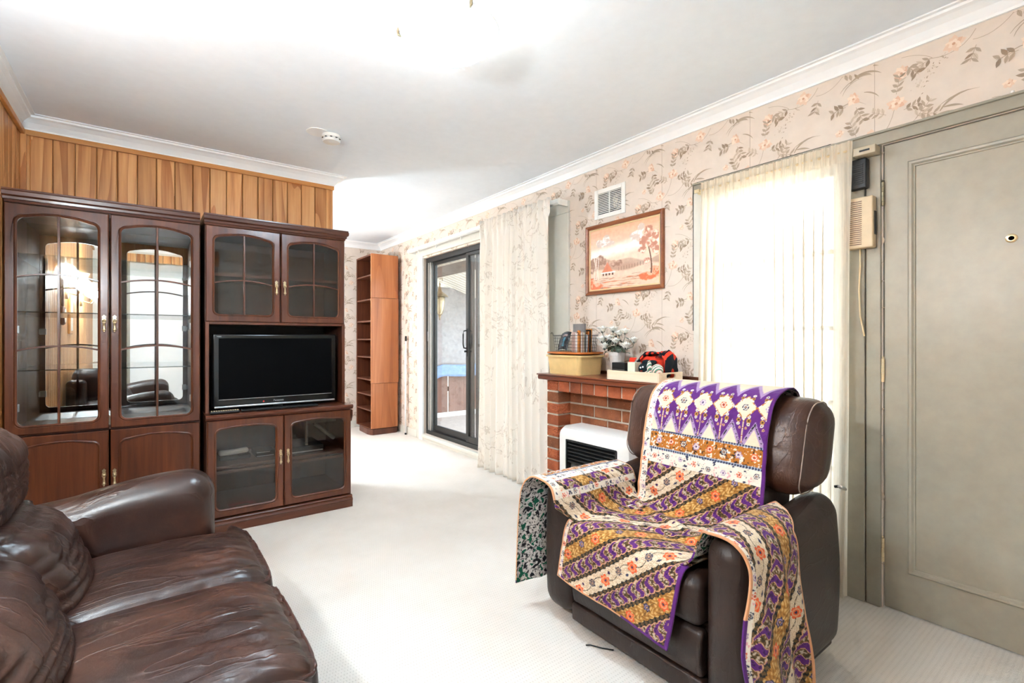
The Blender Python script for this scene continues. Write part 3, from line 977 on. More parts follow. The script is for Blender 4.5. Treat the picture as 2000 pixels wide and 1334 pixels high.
def cab_door(unit, x0, x1, z0, z1, y, hx, hz, arch=0.03, inset=0.046, pane='clear', bars=None, th=0.021, grain='maho'):
    """framed door, front face at y (toward -Y)"""
    ins = contour(x0 + inset, x1 - inset, z0 + inset, z1 - inset, 0.028, arch)
    mid = contour(x0 + inset - 0.007, x1 - inset + 0.007, z0 + inset - 0.007, z1 - inset + 0.007, 0.034, arch)
    mid2 = contour(x0 + inset - 0.012, x1 - inset + 0.012, z0 + inset - 0.012, z1 - inset + 0.012, 0.038, arch)
    mid3 = contour(x0 + inset - 0.0145, x1 - inset + 0.0145, z0 + inset - 0.0145, z1 - inset + 0.0145, 0.040, arch)
    e = 0.004
    L = lambda runs, yy: [(p[0], yy, p[1]) for p in flat(runs)]
    loops = [L(outer_like(ins, x0, x1, z0, z1), y + th), L(outer_like(ins, x0, x1, z0, z1), y + e), L(outer_like(ins, x0 + e, x1 - e, z0 + e, z1 - e), y),
             L(mid3, y), L(mid3, y + 0.0025), L(mid2, y + 0.0025), L(mid, y - 0.001), L(ins, y + 0.005), L(ins, y + th), L(outer_like(ins, x0, x1, z0, z1), y + th)]
    d = MB().rings(loops).build('door', M[grain], unit)
    g = contour(x0 + inset - 0.003, x1 - inset + 0.003, z0 + inset - 0.003, z1 - inset + 0.003, 0.030, arch)
    if pane == 'panel':
        pn = MB().prism([p for p in flat(g)], 1, y + 0.008, y + 0.016)
        pn.build('panel', M['maho'], d)
    else:
        MB().prism([p for p in flat(g)], 1, y + 0.012, y + 0.015).build('pane', M[pane], d)
    if bars:
        xc = (x0 + x1) / 2
        ztop = z1 - inset
        MB().prism([(xc - 0.006, y + 0.011), (xc - 0.004, y + 0.002), (xc + 0.004, y + 0.002), (xc + 0.006, y + 0.011)], 2, z0 + inset - 0.002, ztop + 0.001).build('glazing_bar', M[grain], d)
        for zb in bars:
            a, b = x0 + inset - 0.002, x1 - inset + 0.002
            hw = (b - a) / 2
            cz = lambda x: zb - 0.022 * ((x - xc) / hw) ** 2
            xs = np.linspace(a, b, 15)
            mb = MB()
            loops = []
            for xq in xs:
                zq = cz(xq)
                loops.append([(xq, y + 0.0105, zq - 0.005), (xq, y + 0.003, zq - 0.0035), (xq, y + 0.003, zq + 0.0035), (xq, y + 0.0105, zq + 0.005)])
            mb.rings(loops, True, (True, True)).build('glazing_bar', M[grain], d)
    handle(d, hx, y - 0.0005, hz)
    return d
def crown(unit, x0, x1, y0, y1, z, over_l=0.012, over_r=0.018):
    """moulded top: profile swept round front and both ends"""
    prof = [(0.0, 0.0), (0.004, 0.012), (0.010, 0.014), (0.012, 0.026), (0.022, 0.034), (0.024, 0.052), (0.020, 0.058), (0.020, 0.066)]
    loops = []
    for off, h in prof:
        fl_, fr_ = off * over_l / 0.02, off * over_r / 0.02
        loops.append([(x0 - fl_, y1, z + h), (x0 - fl_, y0 - off, z + h), (x1 + fr_, y0 - off, z + h), (x1 + fr_, y1, z + h)])
    return MB().rings(loops, True, (True, True)).build('crown_moulding', M['mahox'], unit)

YB_ = YP - 0.006       # backs of the units
# --- display cabinet
UX0, UX1, UY = XL + 0.045, 0.250, 3.45
UX0 = -0.577
cab = thing('display_cabinet', 'tall mahogany display cabinet with mirrored back and brass drop handles', 'cabinet', ((UX0 + UX1) / 2, 3.66, 0))
cb = MB()
cb.box(UX0, UX0 + 0.02, UY + 0.022, YB_, 0.0, 1.842).box(UX1 - 0.02, UX1, UY + 0.022, YB_, 0.0, 1.842)
cb.box(UX0 + 0.02, UX1 - 0.02, UY + 0.022, YB_, 1.82, 1.842).box(UX0 + 0.02, UX1 - 0.02, UY + 0.022, YB_, 0.655, 0.68).box(UX0 + 0.02, UX1 - 0.02, UY + 0.022, YB_, 0.06, 0.085)
cb.box(UX0 + 0.02, UX1 - 0.02, UY + 0.03, UY + 0.05, 0.0, 0.06)
cb.build('carcass', M['mahoin'], cab)
MB().box(UX0 + 0.0205, UX1 - 0.0205, YB_ - 0.012, YB_ - 0.008, 0.681, 1.819).build('mirror_back', M['mirror'], cab)
MB().box(UX0 + 0.0205, UX1 - 0.0205, YB_ - 0.007, YB_, 0.086, 0.654).build('lower_back', M['mahoin'], cab)
crown(cab, UX0, UX1 - 0.002, UY + 0.008, YB_, 1.8425, 0.010, 0.0)
for z in (1.59, 1.29, 0.985):
    MB().box(UX0 + 0.022, UX1 - 0.022, UY + 0.06, YB_ - 0.013, z, z + 0.006).build('glass_shelf', M['shelfglass'], cab)
dm = (-0.177 - 0.164) / 2
cab_door(cab, UX0, dm - 0.004, 0.664, 1.838, UY, -0.194, 1.245, 0.032, 0.046, 'clear', [1.49, 1.115])
cab_door(cab, dm + 0.004, UX1 - 0.002, 0.664, 1.838, UY, -0.149, 1.245, 0.032, 0.046, 'clear', [1.49, 1.115])
cab_door(cab, UX0, dm - 0.004, 0.085, 0.652, UY, -0.194, 0.405, 0.026, 0.046, 'panel')
cab_door(cab, dm + 0.004, UX1 - 0.002, 0.085, 0.652, UY, -0.149, 0.400, 0.026, 0.046, 'panel')
MB().box(UX0, UX1 - 0.002, UY - 0.002, UY + 0.0215, 0.0, 0.083).build('plinth', M['mahox'], cab, bevel=0.004)
hb = []
for (hx, hz) in ((-0.555, 1.2), (-0.555, 0.80), (0.226, 1.60), (0.226, 1.23), (0.226, 0.80)):
    s_ = 1 if hx < 0 else -1
    MB().box(hx - 0.003, hx + s_ * 0.030, UY + 0.0225, UY + 0.034, hz - 0.02, hz + 0.02).box(hx - 0.003, hx + 0.003, UY + 0.034, UY + 0.075, hz - 0.014, hz + 0.014).build('hinge', M['silver'], cab, bevel=0.003)

# --- television cabinet
VX0, VX1 = 0.274, 1.112
LY_ = 3.35
tvc = thing('television_cabinet', 'mahogany television cabinet with glazed doors above and below', 'cabinet', ((VX0 + VX1) / 2, 3.62, 0))
cb = MB()
cb.box(VX0, VX0 + 0.02, UY + 0.022, YB_, 0.70, 1.848).box(VX1 - 0.02, VX1, UY + 0.022, YB_, 0.70, 1.848)
cb.box(VX0 + 0.02, VX1 - 0.02, UY + 0.022, YB_, 1.826, 1.848).box(VX0 + 0.02, VX1 - 0.02, UY + 0.022, YB_, 1.243, 1.265)
cb.box(VX0, VX0 + 0.02, LY_ + 0.022, YB_, 0.08, 0.669).box(VX1 - 0.008, VX1 + 0.012, LY_ + 0.022, YB_, 0.08, 0.669)
cb.box(VX0 + 0.02, VX1 - 0.008, LY_ + 0.022, YB_, 0.08, 0.10)
cb.build('carcass', M['mahoin'], tvc)
MB().box(VX0, VX0 + 0.02, UY, UY + 0.0215, 0.70, 1.258).box(VX1 - 0.02, VX1, UY, UY + 0.0215, 0.70, 1.258).box(VX0 + 0.02, VX1 - 0.02, UY + 0.004, UY + 0.0215, 1.243, 1.258).build('niche_frame', M['maho'], tvc, bevel=0.002)
MB().box(VX0 + 0.0205, VX1 - 0.0205, YB_ - 0.008, YB_, 0.70, 1.2425).build('niche_back', M['blackin'], tvc)
MB().box(VX0 + 0.0205, VX1 - 0.0205, YB_ - 0.008, YB_, 1.266, 1.8255).build('upper_back', M['mahoin'], tvc)
MB().box(VX0 + 0.0205, VX1 - 0.0085, YB_ - 0.008, YB_, 0.101, 0.668).build('lower_back', M['mahoin'], tvc)
crown(tvc, VX0 - 0.004, VX1 + 0.002, UY + 0.004, YB_, 1.8485, 0.003, 0.018)
MB().box(VX0 + 0.021, VX1 - 0.021, UY + 0.04, YB_ - 0.009, 1.545, 1.563).build('upper_shelf', M['mahox'], tvc)
vm = 0.694
cab_door(tvc, VX0 + 0.003, vm - 0.004, 1.260, 1.846, UY, 0.668, 1.494, 0.030, 0.046, 'smoke', [1.520])
cab_door(tvc, vm + 0.004, VX1 - 0.002, 1.260, 1.846, UY, 0.718, 1.494, 0.030, 0.046, 'smoke', [1.520])
# worktop with ogee front edge and moulded corbel end
wt = MB()
prof = [(3.345, 0.700), (3.338, 0.694), (3.338, 0.684), (3.345, 0.678), (3.352, 0.670)]
pl = [(YB_, 0.670), (YB_, 0.700)] + prof
wt.prism(pl, 0, VX0 - 0.006, VX1 + 0.022)
wt.build('worktop', M['mahox'], tvc)
cab_door(tvc, VX0 + 0.003, vm - 0.003, 0.086, 0.664, LY_, 0.673, 0.412, 0.016, 0.046, 'smoke')
cab_door(tvc, vm + 0.003, VX1 + 0.010, 0.086, 0.664, LY_, 0.717, 0.412, 0.016, 0.046, 'smoke')
MB().prism([(LY_ - 0.005, 0.664), (LY_ - 0.005, 0.620), (LY_ + 0.02, 0.580), (LY_ + 0.03, 0.664)], 0, VX1 + 0.0125, VX1 + 0.022).build('corbel', M['maho'], tvc, bevel=0.003)
pl = [(YB_, 0.0), (YB_, 0.079), (3.366, 0.079), (3.340, 0.079), (3.334, 0.072), (3.338, 0.066), (3.330, 0.060), (3.322, 0.052), (3.326, 0.046), (3.328, 0.0)]
MB().prism(pl, 0, VX0 - 0.004, VX1 + 0.014).build('plinth', M['mahox'], tvc)
MB().box(VX0 + 0.021, VX1 - 0.009, LY_ + 0.10, YB_ - 0.009, 0.352, 0.370).box(VX0 + 0.021, VX1 - 0.009, LY_ + 0.10, LY_ + 0.116, 0.322, 0.340).build('lower_shelf', M['mahox'], tvc, bevel=0.002)

# --- television
tv = thing('television', 'black flat screen television standing in the cabinet niche', 'television', (0.69, 3.53, 0.70))
ty = 3.492
MB().rbox(0.313, 1.065, ty, ty + 0.055, 0.722, 1.186, 0.012, (8, 1, 6)).build('casing', M['gloss_black'], tv, smooth=True)
MB().box(0.348, 1.032, ty - 0.001, ty - 0.0002, 0.775, 1.158).build('screen', M['screen'], tv)
MB().box(0.348, 1.032, ty - 0.002, ty - 0.0003, 0.7715, 0.7745).build('trim_line', M['silver'], tv)
MB().box(0.325, 1.053, ty - 0.004, ty - 0.0003, 0.7225, 0.733).build('lower_edge', M['silver'], tv, bevel=0.002)
MB().lathe([(0.001, -0.0015), (0.005, -0.0015), (0.005, 0.0)], (0.60, ty, 0.748), 12, 1).build('indicator_light', plain('red_led', C(220, 60, 50), 0.3), tv)
MB().box(0.66, 0.72, ty + 0.02, ty + 0.05, 0.712, 0.724).rbox(0.46, 0.92, 3.40, 3.60, 0.7005, 0.713, 0.006, (6, 4, 1)).build('stand', M['gloss_black'], tv)
text('brand_lettering', 'Panasonic', 0.016, (0.690, ty - 0.0006, 0.750), (math.radians(90), 0, 0), M['silver'], tv)
text('model_lettering', 'VIERA', 0.010, (0.350, ty - 0.0006, 1.168), (math.radians(90), 0, 0), M['silver'], tv)
rc = thing('remote_control', 'black remote control with pale buttons left of the television stand', 'remote control', (0.37, 3.405, 0.7005))
MB().rbox(0.292, 0.452, 3.385, 3.428, 0.7008, 0.717, 0.007, (6, 2, 1)).build('body', M['black'], rc, smooth=True)
bt = MB()
for i in range(12):
    for j in range(3):
        bt.box(0.300 + i * 0.0125, 0.307 + i * 0.0125, 3.391 + j * 0.012, 3.397 + j * 0.012, 0.7165, 0.7185)
bt.build('buttons', M['cream'], rc)

# --- things behind the lower glass doors
hs = thing('telephone_handset', 'white cordless telephone lying on the lower cabinet shelf', 'telephone', (0.42, 3.60, 0.3705))
MB().rbox(0.36, 0.54, 3.58, 3.68, 0.3705, 0.40, 0.01, (4, 3, 1)).build('base', M['black'], hs, smooth=True)
MB().rbox(0.36, 0.53, 3.60, 3.655, 0.4005, 0.43, 0.013, (8, 3, 2), lambda p, q: (p[0], p[1], p[2] + 0.05 * max(0, (p[0] - 0.42)))).build('handset', M['offwhite'], hs, smooth=True)
stb = thing('set_top_box', 'slim silver edged black box right of the telephone', 'media player', (0.60, 3.60, 0.3705))
MB().box(0.565, 0.678, 3.56, 3.74, 0.3712, 0.408).build('case', M['black'], stb, bevel=0.003)
MB().box(0.570, 0.674, 3.557, 3.5598, 0.376, 0.380).box(0.570, 0.650, 3.557, 3.5598, 0.400, 0.404).build('silver_strip', M['silver'], stb)
dv = thing('dvd_player', 'wide black disc player behind the right lower door', 'media player', (0.85, 3.60, 0.3705))
MB().box(0.72, 0.98, 3.50, 3.80, 0.3712, 0.420).build('case', M['black'], dv, bevel=0.004)
MB().box(0.725, 0.975, 3.497, 3.4998, 0.380, 0.388).build('silver_strip', M['silver'], dv)
br = thing('truss_bracket', 'patterned metal bracket leaning on the disc player', 'bracket', (0.95, 3.60, 0.4205))
M['lace'] = plain('mottled_grey_metal', C(120, 116, 110), 0.4, 0.5, 0.4, var=0.3)
MB().box(0.865, 0.882, 3.52, 3.545, 0.4208, 0.60).box(0.882, 1.07, 3.52, 3.545, 0.567, 0.592).build('arm', M['lace'], br, bevel=0.002)
mb = MB(); mb.tube([(0.93, 3.532, 0.56), (1.06, 3.532, 0.445)], 0.014, 6); mb.build('brace', M['lace'], br)
bk = thing('picture_booklet', 'small red and black picture booklet on the cabinet floor', 'booklet', (0.47, 3.46, 0.1005))
MB().box(0.40, 0.55, 3.40, 3.52, 0.1008, 0.107).build('pages', M['black'], bk)
MB().box(0.40, 0.55, 3.40, 3.52, 0.1072, 0.109).build('cover', plain('dark_red_cover', C(120, 44, 44), 0.4, var=0.3), bk)
MB().ell((0.475, 3.45, 0.1092), 0.04, 0.025, 0.002, 16, 6).build('cover_picture', plain('car_picture', C(90, 94, 98), 0.4, var=0.5), bk)

# ------------------------------------------------------------------ corner bookcase and pole
bc = thing('corner_bookcase', 'tall teak corner bookcase with open shelves beside a curved front', 'bookcase', (2.3, 5.9, 0))
BX0, BX1, BYf, BYb, BH = 2.128, 2.500, 5.63, 6.15, 2.18
MB().box(BX0, BX0 + 0.335, BYb - 0.02, BYb, 0.07, BH - 0.002).build('end_panel', M['teakdark'], bc, bevel=0.002)
MB().box(BX0 + 0.32, BX0 + 0.335, BYf + 0.026, BYb - 0.0205, 0.07, BH - 0.002).build('back_panel', M['blackin'], bc)
MB().box(BX0 + 0.002, BX0 + 0.32, BYf + 0.026, BYb - 0.0205, BH - 0.022, BH - 0.002).build('top_panel', M['teakdark'], bc)
for z in (1.925, 1.633, 1.372, 1.15, 0.934, 0.661, 0.476, 0.292, 0.07):
    MB().box(BX0 + 0.004, BX0 + 0.3195, BYf + 0.026, BYb - 0.0205, z - 0.009 if z > 0.1 else z, z + 0.009).build('shelf', M['teakdark'], bc, bevel=0.002)
def curved_front(z0, z1, y, xa, xb):
    pts = [(xa, y + 0.024), (xa, y)]
    r = 0.07
    for a in np.linspace(0, math.pi / 2, 9):
        pts.append((xb - r + r * math.sin(a), y + r - r * math.cos(a)))
    pts.append((xb, y + 0.17)); pts.append((xb - 0.02, y + 0.17)); pts.append((xb - 0.02, y + 0.09)); pts.append((xb - 0.06, y + 0.024))
    return MB().prism(pts, 2, z0, z1)
curved_front(1.652, BH, BYf, BX0, BX1 - 0.005).build('upper_front', M['teak'], bc, smooth=True, auto=35)
curved_front(0.622, 1.648, BYf, BX0, BX1).build('middle_front', M['teak'], bc, smooth=True, auto=35)
curved_front(0.078, 0.618, BYf + 0.002, BX0 + 0.004, BX1 - 0.008).build('lower_front', M['teak'], bc, smooth=True, auto=35)
pts = [(BX0 + 0.02, BYf + 0.01), (BX1 - 0.05, BYf + 0.01), (BX1 - 0.03, BYf + 0.03), (BX1 - 0.03, BYb - 0.06), (BX0 + 0.06, BYb - 0.02), (BX0 + 0.005, BYb - 0.10), (BX0 - 0.010, BYf + 0.12), (BX0 + 0.0, BYf + 0.05)]
MB().prism(pts, 2, 0.0, 0.0695).build('plinth', M['teakdark'], bc, bevel=0.003)
pole = thing('curtain_pole', 'thin white pole leaning by the teak bookcase', 'pole', (2.495, 5.50, 0))
mb = MB(); mb.tube([(2.487, 5.455, 0.022), (2.494, 5.462, 1.13)], 0.011, 12); mb.build('shaft', M['white'], pole, smooth=True)
mb = MB(); mb.tube([(2.487, 5.455, 0.001), (2.487, 5.455, 0.0215)], 0.012, 12); mb.build('foot', M['black'], pole, smooth=True)
mb = MB(); mb.tube([(2.494, 5.462, 1.1305), (2.4945, 5.4625, 1.19)], 0.012, 12); mb.build('tip', M['black'], pole, smooth=True)
sw = thing('light_switch', 'small white switch plate beside the teak bookcase', 'switch', (XR, 5.37, 1.27))
MB().box(XR - 0.010, XR - 0.001, 5.335, 5.405, 1.255, 1.365).build('plate', M['white'], sw, bevel=0.003)
MB().box(XR - 0.015, XR - 0.0102, 5.362, 5.378, 1.295, 1.325).build('rocker', M['offwhite'], sw, bevel=0.002)

# ------------------------------------------------------------------ ceiling fittings
LCX, LCY = 0.925, 1.631
cl = thing('ceiling_lamp', 'frosted glass bowl ceiling lamp, lit, held by small clips', 'ceiling lamp', (LCX, LCY, ZC - 0.19))
t_ = NT('frosted_bowl')
vo_ = t_.n('ShaderNodeTexVoronoi', feature='DISTANCE_TO_EDGE'); t_.l(t_.coord(scale=(1, 1, 0.6)), vo_.inputs['Vector']); vo_.inputs['Scale'].default_value = 22
etch = t_.math('LESS_THAN', vo_.outputs['Distance'], 0.06)
em_ = t_.n('ShaderNodeEmission'); em_.inputs[0].default_value = (0.64, 0.845, 1.0, 1)
sz_ = t_.n('ShaderNodeSeparateXYZ'); tc_ = t_.n('ShaderNodeTexCoord'); t_.l(tc_.outputs['Object'], sz_.inputs[0])
# the bulbs sit low in the bowl: its base glows most, the etched rim least
gl_ = t_.math('POWER', t_.math('MAXIMUM', t_.math('MULTIPLY_ADD', sz_.outputs[2], -1 / 0.097, 0.097 / 0.097), 0.004), 3.0)
t_.l(t_.math('MULTIPLY', gl_, t_.math('MULTIPLY_ADD', etch, -0.3 * BOWL_E, BOWL_E)), em_.inputs[1])
df_ = t_.n('ShaderNodeBsdfPrincipled'); df_.inputs['Base Color'].default_value = (0.86, 0.86, 0.84, 1); df_.inputs['Roughness'].default_value = 0.3
ad_ = t_.n('ShaderNodeAddShader'); t_.l(em_.outputs[0], ad_.inputs[0]); t_.l(df_.outputs[0], ad_.inputs[1])
M['bowl'] = t_.done(ad_.outputs[0])
prof = [(0.188, -0.093), (0.191, -0.096), (0.186, -0.108), (0.170, -0.130), (0.144, -0.152), (0.108, -0.172), (0.062, -0.184), (0.02, -0.188), (0.001, -0.188)]
MB().lathe(prof, (LCX, LCY, ZC), 48, caps=(False, False)).build('glass_bowl', M['bowl'], cl, smooth=True, solid=0.004)
MB().lathe([(0.182, -0.098), (0.178, -0.108), (0.163, -0.128), (0.138, -0.148), (0.103, -0.166), (0.058, -0.178), (0.001, -0.182)], (LCX, LCY, ZC), 40, caps=(False, False)).build('bowl_glow_shield', M['white'], cl, smooth=True)  # added opaque dish, keeps the bowl's inner glow off the ceiling
MB().lathe([(0.001, -0.001), (0.10, -0.001), (0.10, -0.018), (0.09, -0.022), (0.001, -0.022)], (LCX, LCY, ZC), 32).build('ceiling_plate', M['white'], cl, smooth=True, auto=40)
for k in range(3):
    a = math.radians(143 + 120 * k)
    ca_, sa_ = math.cos(a), math.sin(a)
    mb = MB(); mb.tube([(LCX + r_ * ca_, LCY + r_ * sa_, ZC + z_) for r_, z_ in ((0.085, -0.014), (0.15, -0.03), (0.192, -0.075), (0.198, -0.094), (0.196, -0.108), (0.186, -0.116))], [0.004, 0.004, 0.005, 0.006, 0.006, 0.003], 8)
    mb.build('clip', M['bronze'], cl, smooth=True)
t_ = NT('bulb_glow'); e_ = t_.n('ShaderNodeEmission'); e_.inputs[0].default_value = (1, 0.93, 0.82, 1); e_.inputs[1].default_value = 30; M['bulb'] = t_.done(e_.outputs[0])
for k in (-1, 1):
    MB().ell((LCX + k * 0.05, LCY + k * 0.03, ZC - 0.105), 0.024, 0.024, 0.028, 14, 10).build('bulb', M['bulb'], cl, smooth=True)
    lamp('bulb_light', (LCX + k * 0.05, LCY + k * 0.03, ZC - 0.130), LAMP_W / 2, (0.70, 0.87, 1.0), 0.035, cl)
t_ = NT('etched_shade')
tr_ = t_.n('ShaderNodeBsdfTranslucent'); tr_.inputs[0].default_value = (1, 0.9, 0.74, 1)
tp_ = t_.n('ShaderNodeBsdfTransparent')
gl_ = t_.n('ShaderNodeBsdfGlossy'); gl_.inputs['Roughness'].default_value = 0.1
a1 = t_.n('ShaderNodeMixShader'); a1.inputs[0].default_value = 0.12; t_.l(tr_.outputs[0], a1.inputs[1]); t_.l(gl_.outputs[0], a1.inputs[2])
a2 = t_.n('ShaderNodeMixShader'); a2.inputs[0].default_value = 0.5; t_.l(a1.outputs[0], a2.inputs[1]); t_.l(tp_.outputs[0], a2.inputs[2])
M['shade'] = t_.done(a2.outputs[0])
dl = thing('dining_fill_lamp', 'unseen white pendant lamp added to light the dining end', 'ceiling lamp', (0.25, 5.1, 1.70))  # unseen pendant, added to brighten the far ceiling and the dining end
MB().lathe([(0.001, -0.001), (0.05, -0.001), (0.05, -0.02), (0.001, -0.02)], (0.25, 5.1, ZC), 24).build('ceiling_plate', M['white'], dl)
MB().tube([(0.25, 5.1, ZC - 0.021), (0.25, 5.1, 1.86)], 0.004, 8).build('flex', M['white'], dl)
MB().lathe([(0.06, 1.86), (0.12, 1.80), (0.16, 1.72), (0.17, 1.70)], (0.25, 5.1, 0), 32, caps=(False, False)).build('glass_shade', M['shade'] if 'shade' in M else M['white'], dl, smooth=True)
lamp('bulb_light', (0.25, 5.1, 1.76), DINING_FILL_W, (0.72, 0.88, 1.0), 0.15, dl)

sm = thing('smoke_alarm', 'round white smoke alarm on the ceiling', 'smoke alarm', (0.90, 3.10, ZC - 0.05))
MB().lathe([(0.001, -0.001), (0.066, -0.001), (0.066, -0.004), (0.001, -0.004)], (0.835, 3.105, ZC), 28).build('old_mount', M['white'], sm, smooth=True, auto=40)
MB().lathe([(0.001, -0.004), (0.054, -0.004), (0.056, -0.022), (0.050, -0.026), (0.050, -0.030), (0.055, -0.034), (0.050, -0.046), (0.030, -0.050), (0.001, -0.050)], (0.915, 3.10, ZC), 32).build('body', M['offwhite'], sm, smooth=True, auto=40)
mb = MB()
for k in range(10):
    a = 2 * math.pi * k / 10
    mb.box(0.915 + 0.0505 * math.cos(a) - 0.006, 0.915 + 0.0505 * math.cos(a) + 0.006, 3.10 + 0.0505 * math.sin(a) - 0.006, 3.10 + 0.0505 * math.sin(a) + 0.006, ZC - 0.0295, ZC - 0.0265)
mb.build('vent_slots', M['black'], sm)

# wall sconces on the pine wall, seen in the cabinet mirror
def sconce(y, z, label, watts):
    s = thing('wall_sconce', label, 'wall lamp', (XL + 0.03, y, z - 0.16), 'sconces on the pine wall')
    MB().lathe([(0.001, 0.020), (0.05, 0.020), (0.055, 0.014), (0.055, 0.0)], (XL + 0.0165, y, z - 0.12), 24, 0).build('wall_plate', M['brass'], s, smooth=True, auto=40)
    for k in (-1, 1):
        yy = y + 0.10 * k
        mb = MB(); mb.tube([(XL + 0.036, y + 0.01 * k, z - 0.12), (XL + 0.10, y + 0.05 * k, z - 0.14), (XL + 0.115, yy, z - 0.12), (XL + 0.115, yy, z - 0.085)], 0.006, 8)
        mb.build('arm', M['brass'], s, smooth=True)
        pr = [(0.02, -0.085), (0.045, -0.07), (0.068, -0.035), (0.06, 0.0), (0.040, 0.022), (0.046, 0.05), (0.060, 0.072)]
        MB().lathe(pr, (XL + 0.115, yy, z), 24, caps=(False, False)).build('glass_shade', M['shade'], s, smooth=True)
        MB().ell((XL + 0.115, yy, z - 0.03), 0.02, 0.02, 0.026, 12, 8).build('bulb', M['bulb'], s, smooth=True)
        lamp('bulb_light', (XL + 0.115, yy, z - 0.025), watts, (0.72, 0.88, 1.0), 0.055, s)
    return s
sconce(2.00, 1.68, 'brass twin wall sconce nearer the display cabinet', SCONCE_W * 0.24)
sconce(0.85, 1.68, 'brass twin wall sconce farther along the pine wall', SCONCE_W * 1.3)
# things hung on the pine wall, seen in the mirror
pf = thing('wall_picture', 'narrow gilt framed picture on the pine wall', 'picture', (XL + 0.02, 1.75, 1.25))
MB().box(XL + 0.0165, XL + 0.034, 1.65, 1.85, 1.20, 1.75).build('frame', M['pinetrim'], pf, bevel=0.006)
MB().box(XL + 0.0345, XL + 0.036, 1.68, 1.82, 1.23, 1.72).build('print', M['plaster'], pf)
bm = thing('wall_barometer', 'banjo shaped wooden barometer on the pine wall', 'barometer', (XL + 0.02, 2.25, 1.25))
MB().lathe([(0.001, 0.025), (0.07, 0.025), (0.08, 0.015), (0.08, 0.0)], (XL + 0.0165, 2.25, 1.35), 28, 0).build('case', M['teakdark'], bm, smooth=True, auto=40)
MB().lathe([(0.001, 0.0265), (0.058, 0.0265), (0.058, 0.0255)], (XL + 0.0165, 2.25, 1.35), 28, 0).build('dial', M['offwhite'], bm)
MB().box(XL + 0.0165, XL + 0.034, 2.225, 2.275, 1.43, 1.72).build('neck', M['teakdark'], bm, bevel=0.008)

# ------------------------------------------------------------------ air vent and painting on the right wall
av = thing('air_vent', 'cream slatted air vent above the painting', 'vent', (XR, 2.245, 1.99))
MB().box(XR - 0.008, XR - 0.0005, 2.108, 2.140, 1.99, 2.195).box(XR - 0.008, XR - 0.0005, 2.350, 2.382, 1.99, 2.195).box(XR - 0.008, XR - 0.0005, 2.140, 2.350, 1.99, 2.020).box(XR - 0.008, XR - 0.0005, 2.140, 2.350, 2.165, 2.195).box(XR - 0.008, XR - 0.0005, 2.241, 2.249, 2.020, 2.165).build('frame', M['offwhite'], av, bevel=0.002)
MB().box(XR - 0.0012, XR - 0.0003, 2.140, 2.350, 2.020, 2.165).build('dark_backing', M['black'], av)
for k in range(12):
    z = 2.025 + k * 0.0118
    MB().prism([(XR - 0.0085, z), (XR - 0.006, z + 0.004), (XR - 0.006, z + 0.0055), (XR - 0.0085, z + 0.005)], 1, 2.140, 2.350).v
    mb = MB(); mb.add([(XR - 0.0085, 2.1405, z), (XR - 0.0085, 2.3495, z), (XR - 0.0085, 2.3495, z + 0.005), (XR - 0.0085, 2.1405, z + 0.005), (XR - 0.0015, 2.1405, z + 0.004), (XR - 0.0015, 2.3495, z + 0.004), (XR - 0.0015, 2.3495, z + 0.009), (XR - 0.0015, 2.1405, z + 0.009)],
                      [(0, 1, 2, 3), (7, 6, 5, 4), (0, 4, 5, 1), (3, 2, 6, 7), (0, 3, 7, 4), (1, 5, 6, 2)])
    mb.build('slat', M['offwhite'], av)

pa = thing('landscape_painting', 'framed peach toned landscape painting of a hut and gum trees', 'painting', (XR, 2.13, 1.463))
PY0, PY1, PZ0, PZ1 = 1.803, 2.459, 1.463, 1.952
fr_prof = [(0, 0.001), (0, 0.016), (0.004, 0.022), (0.012, 0.024), (0.018, 0.020), (0.022, 0.018), (0.026, 0.014), (0.028, 0.010)]
ring_mould(MB(), PY0, PY1, PZ0, PZ1, fr_prof, XR).build('frame', wood('frame_walnut', C(98, 50, 26), C(132, 74, 42), C(158, 96, 58), 1, 1.2, 0.3, 0.3), pa)
ring_mould(MB(), PY0 + 0.028, PY1 - 0.028, PZ0 + 0.028, PZ1 - 0.028, [(0, 0.009), (0.004, 0.0105), (0.010, 0.008), (0.011, 0.004)], XR).build('gilt_slip', plain('gilt_slip', C(226, 196, 150), 0.4), pa)
def fbm(x, y, s, seed=0, oct=4):
    """value noise, vectorised"""
    out = np.zeros_like(x); amp = 1.0; tot = 0
    for k in range(oct):
        xs_, ys_ = x * s * 2 ** k + seed * 13.7 + k * 5.1, y * s * 2 ** k + seed * 7.3 + k * 3.3
        xi, yi = np.floor(xs_), np.floor(ys_); xf, yf = xs_ - xi, ys_ - yi
        xf = xf * xf * (3 - 2 * xf); yf = yf * yf * (3 - 2 * yf)
        h = lambda a, b: np.modf(np.abs(np.sin(a * 127.1 + b * 311.7) * 43758.5453))[0]
        v = (h(xi, yi) * (1 - xf) + h(xi + 1, yi) * xf) * (1 - yf) + (h(xi, yi + 1) * (1 - xf) + h(xi + 1, yi + 1) * xf) * yf
        out += v * amp; tot += amp; amp *= 0.5
    return out / tot
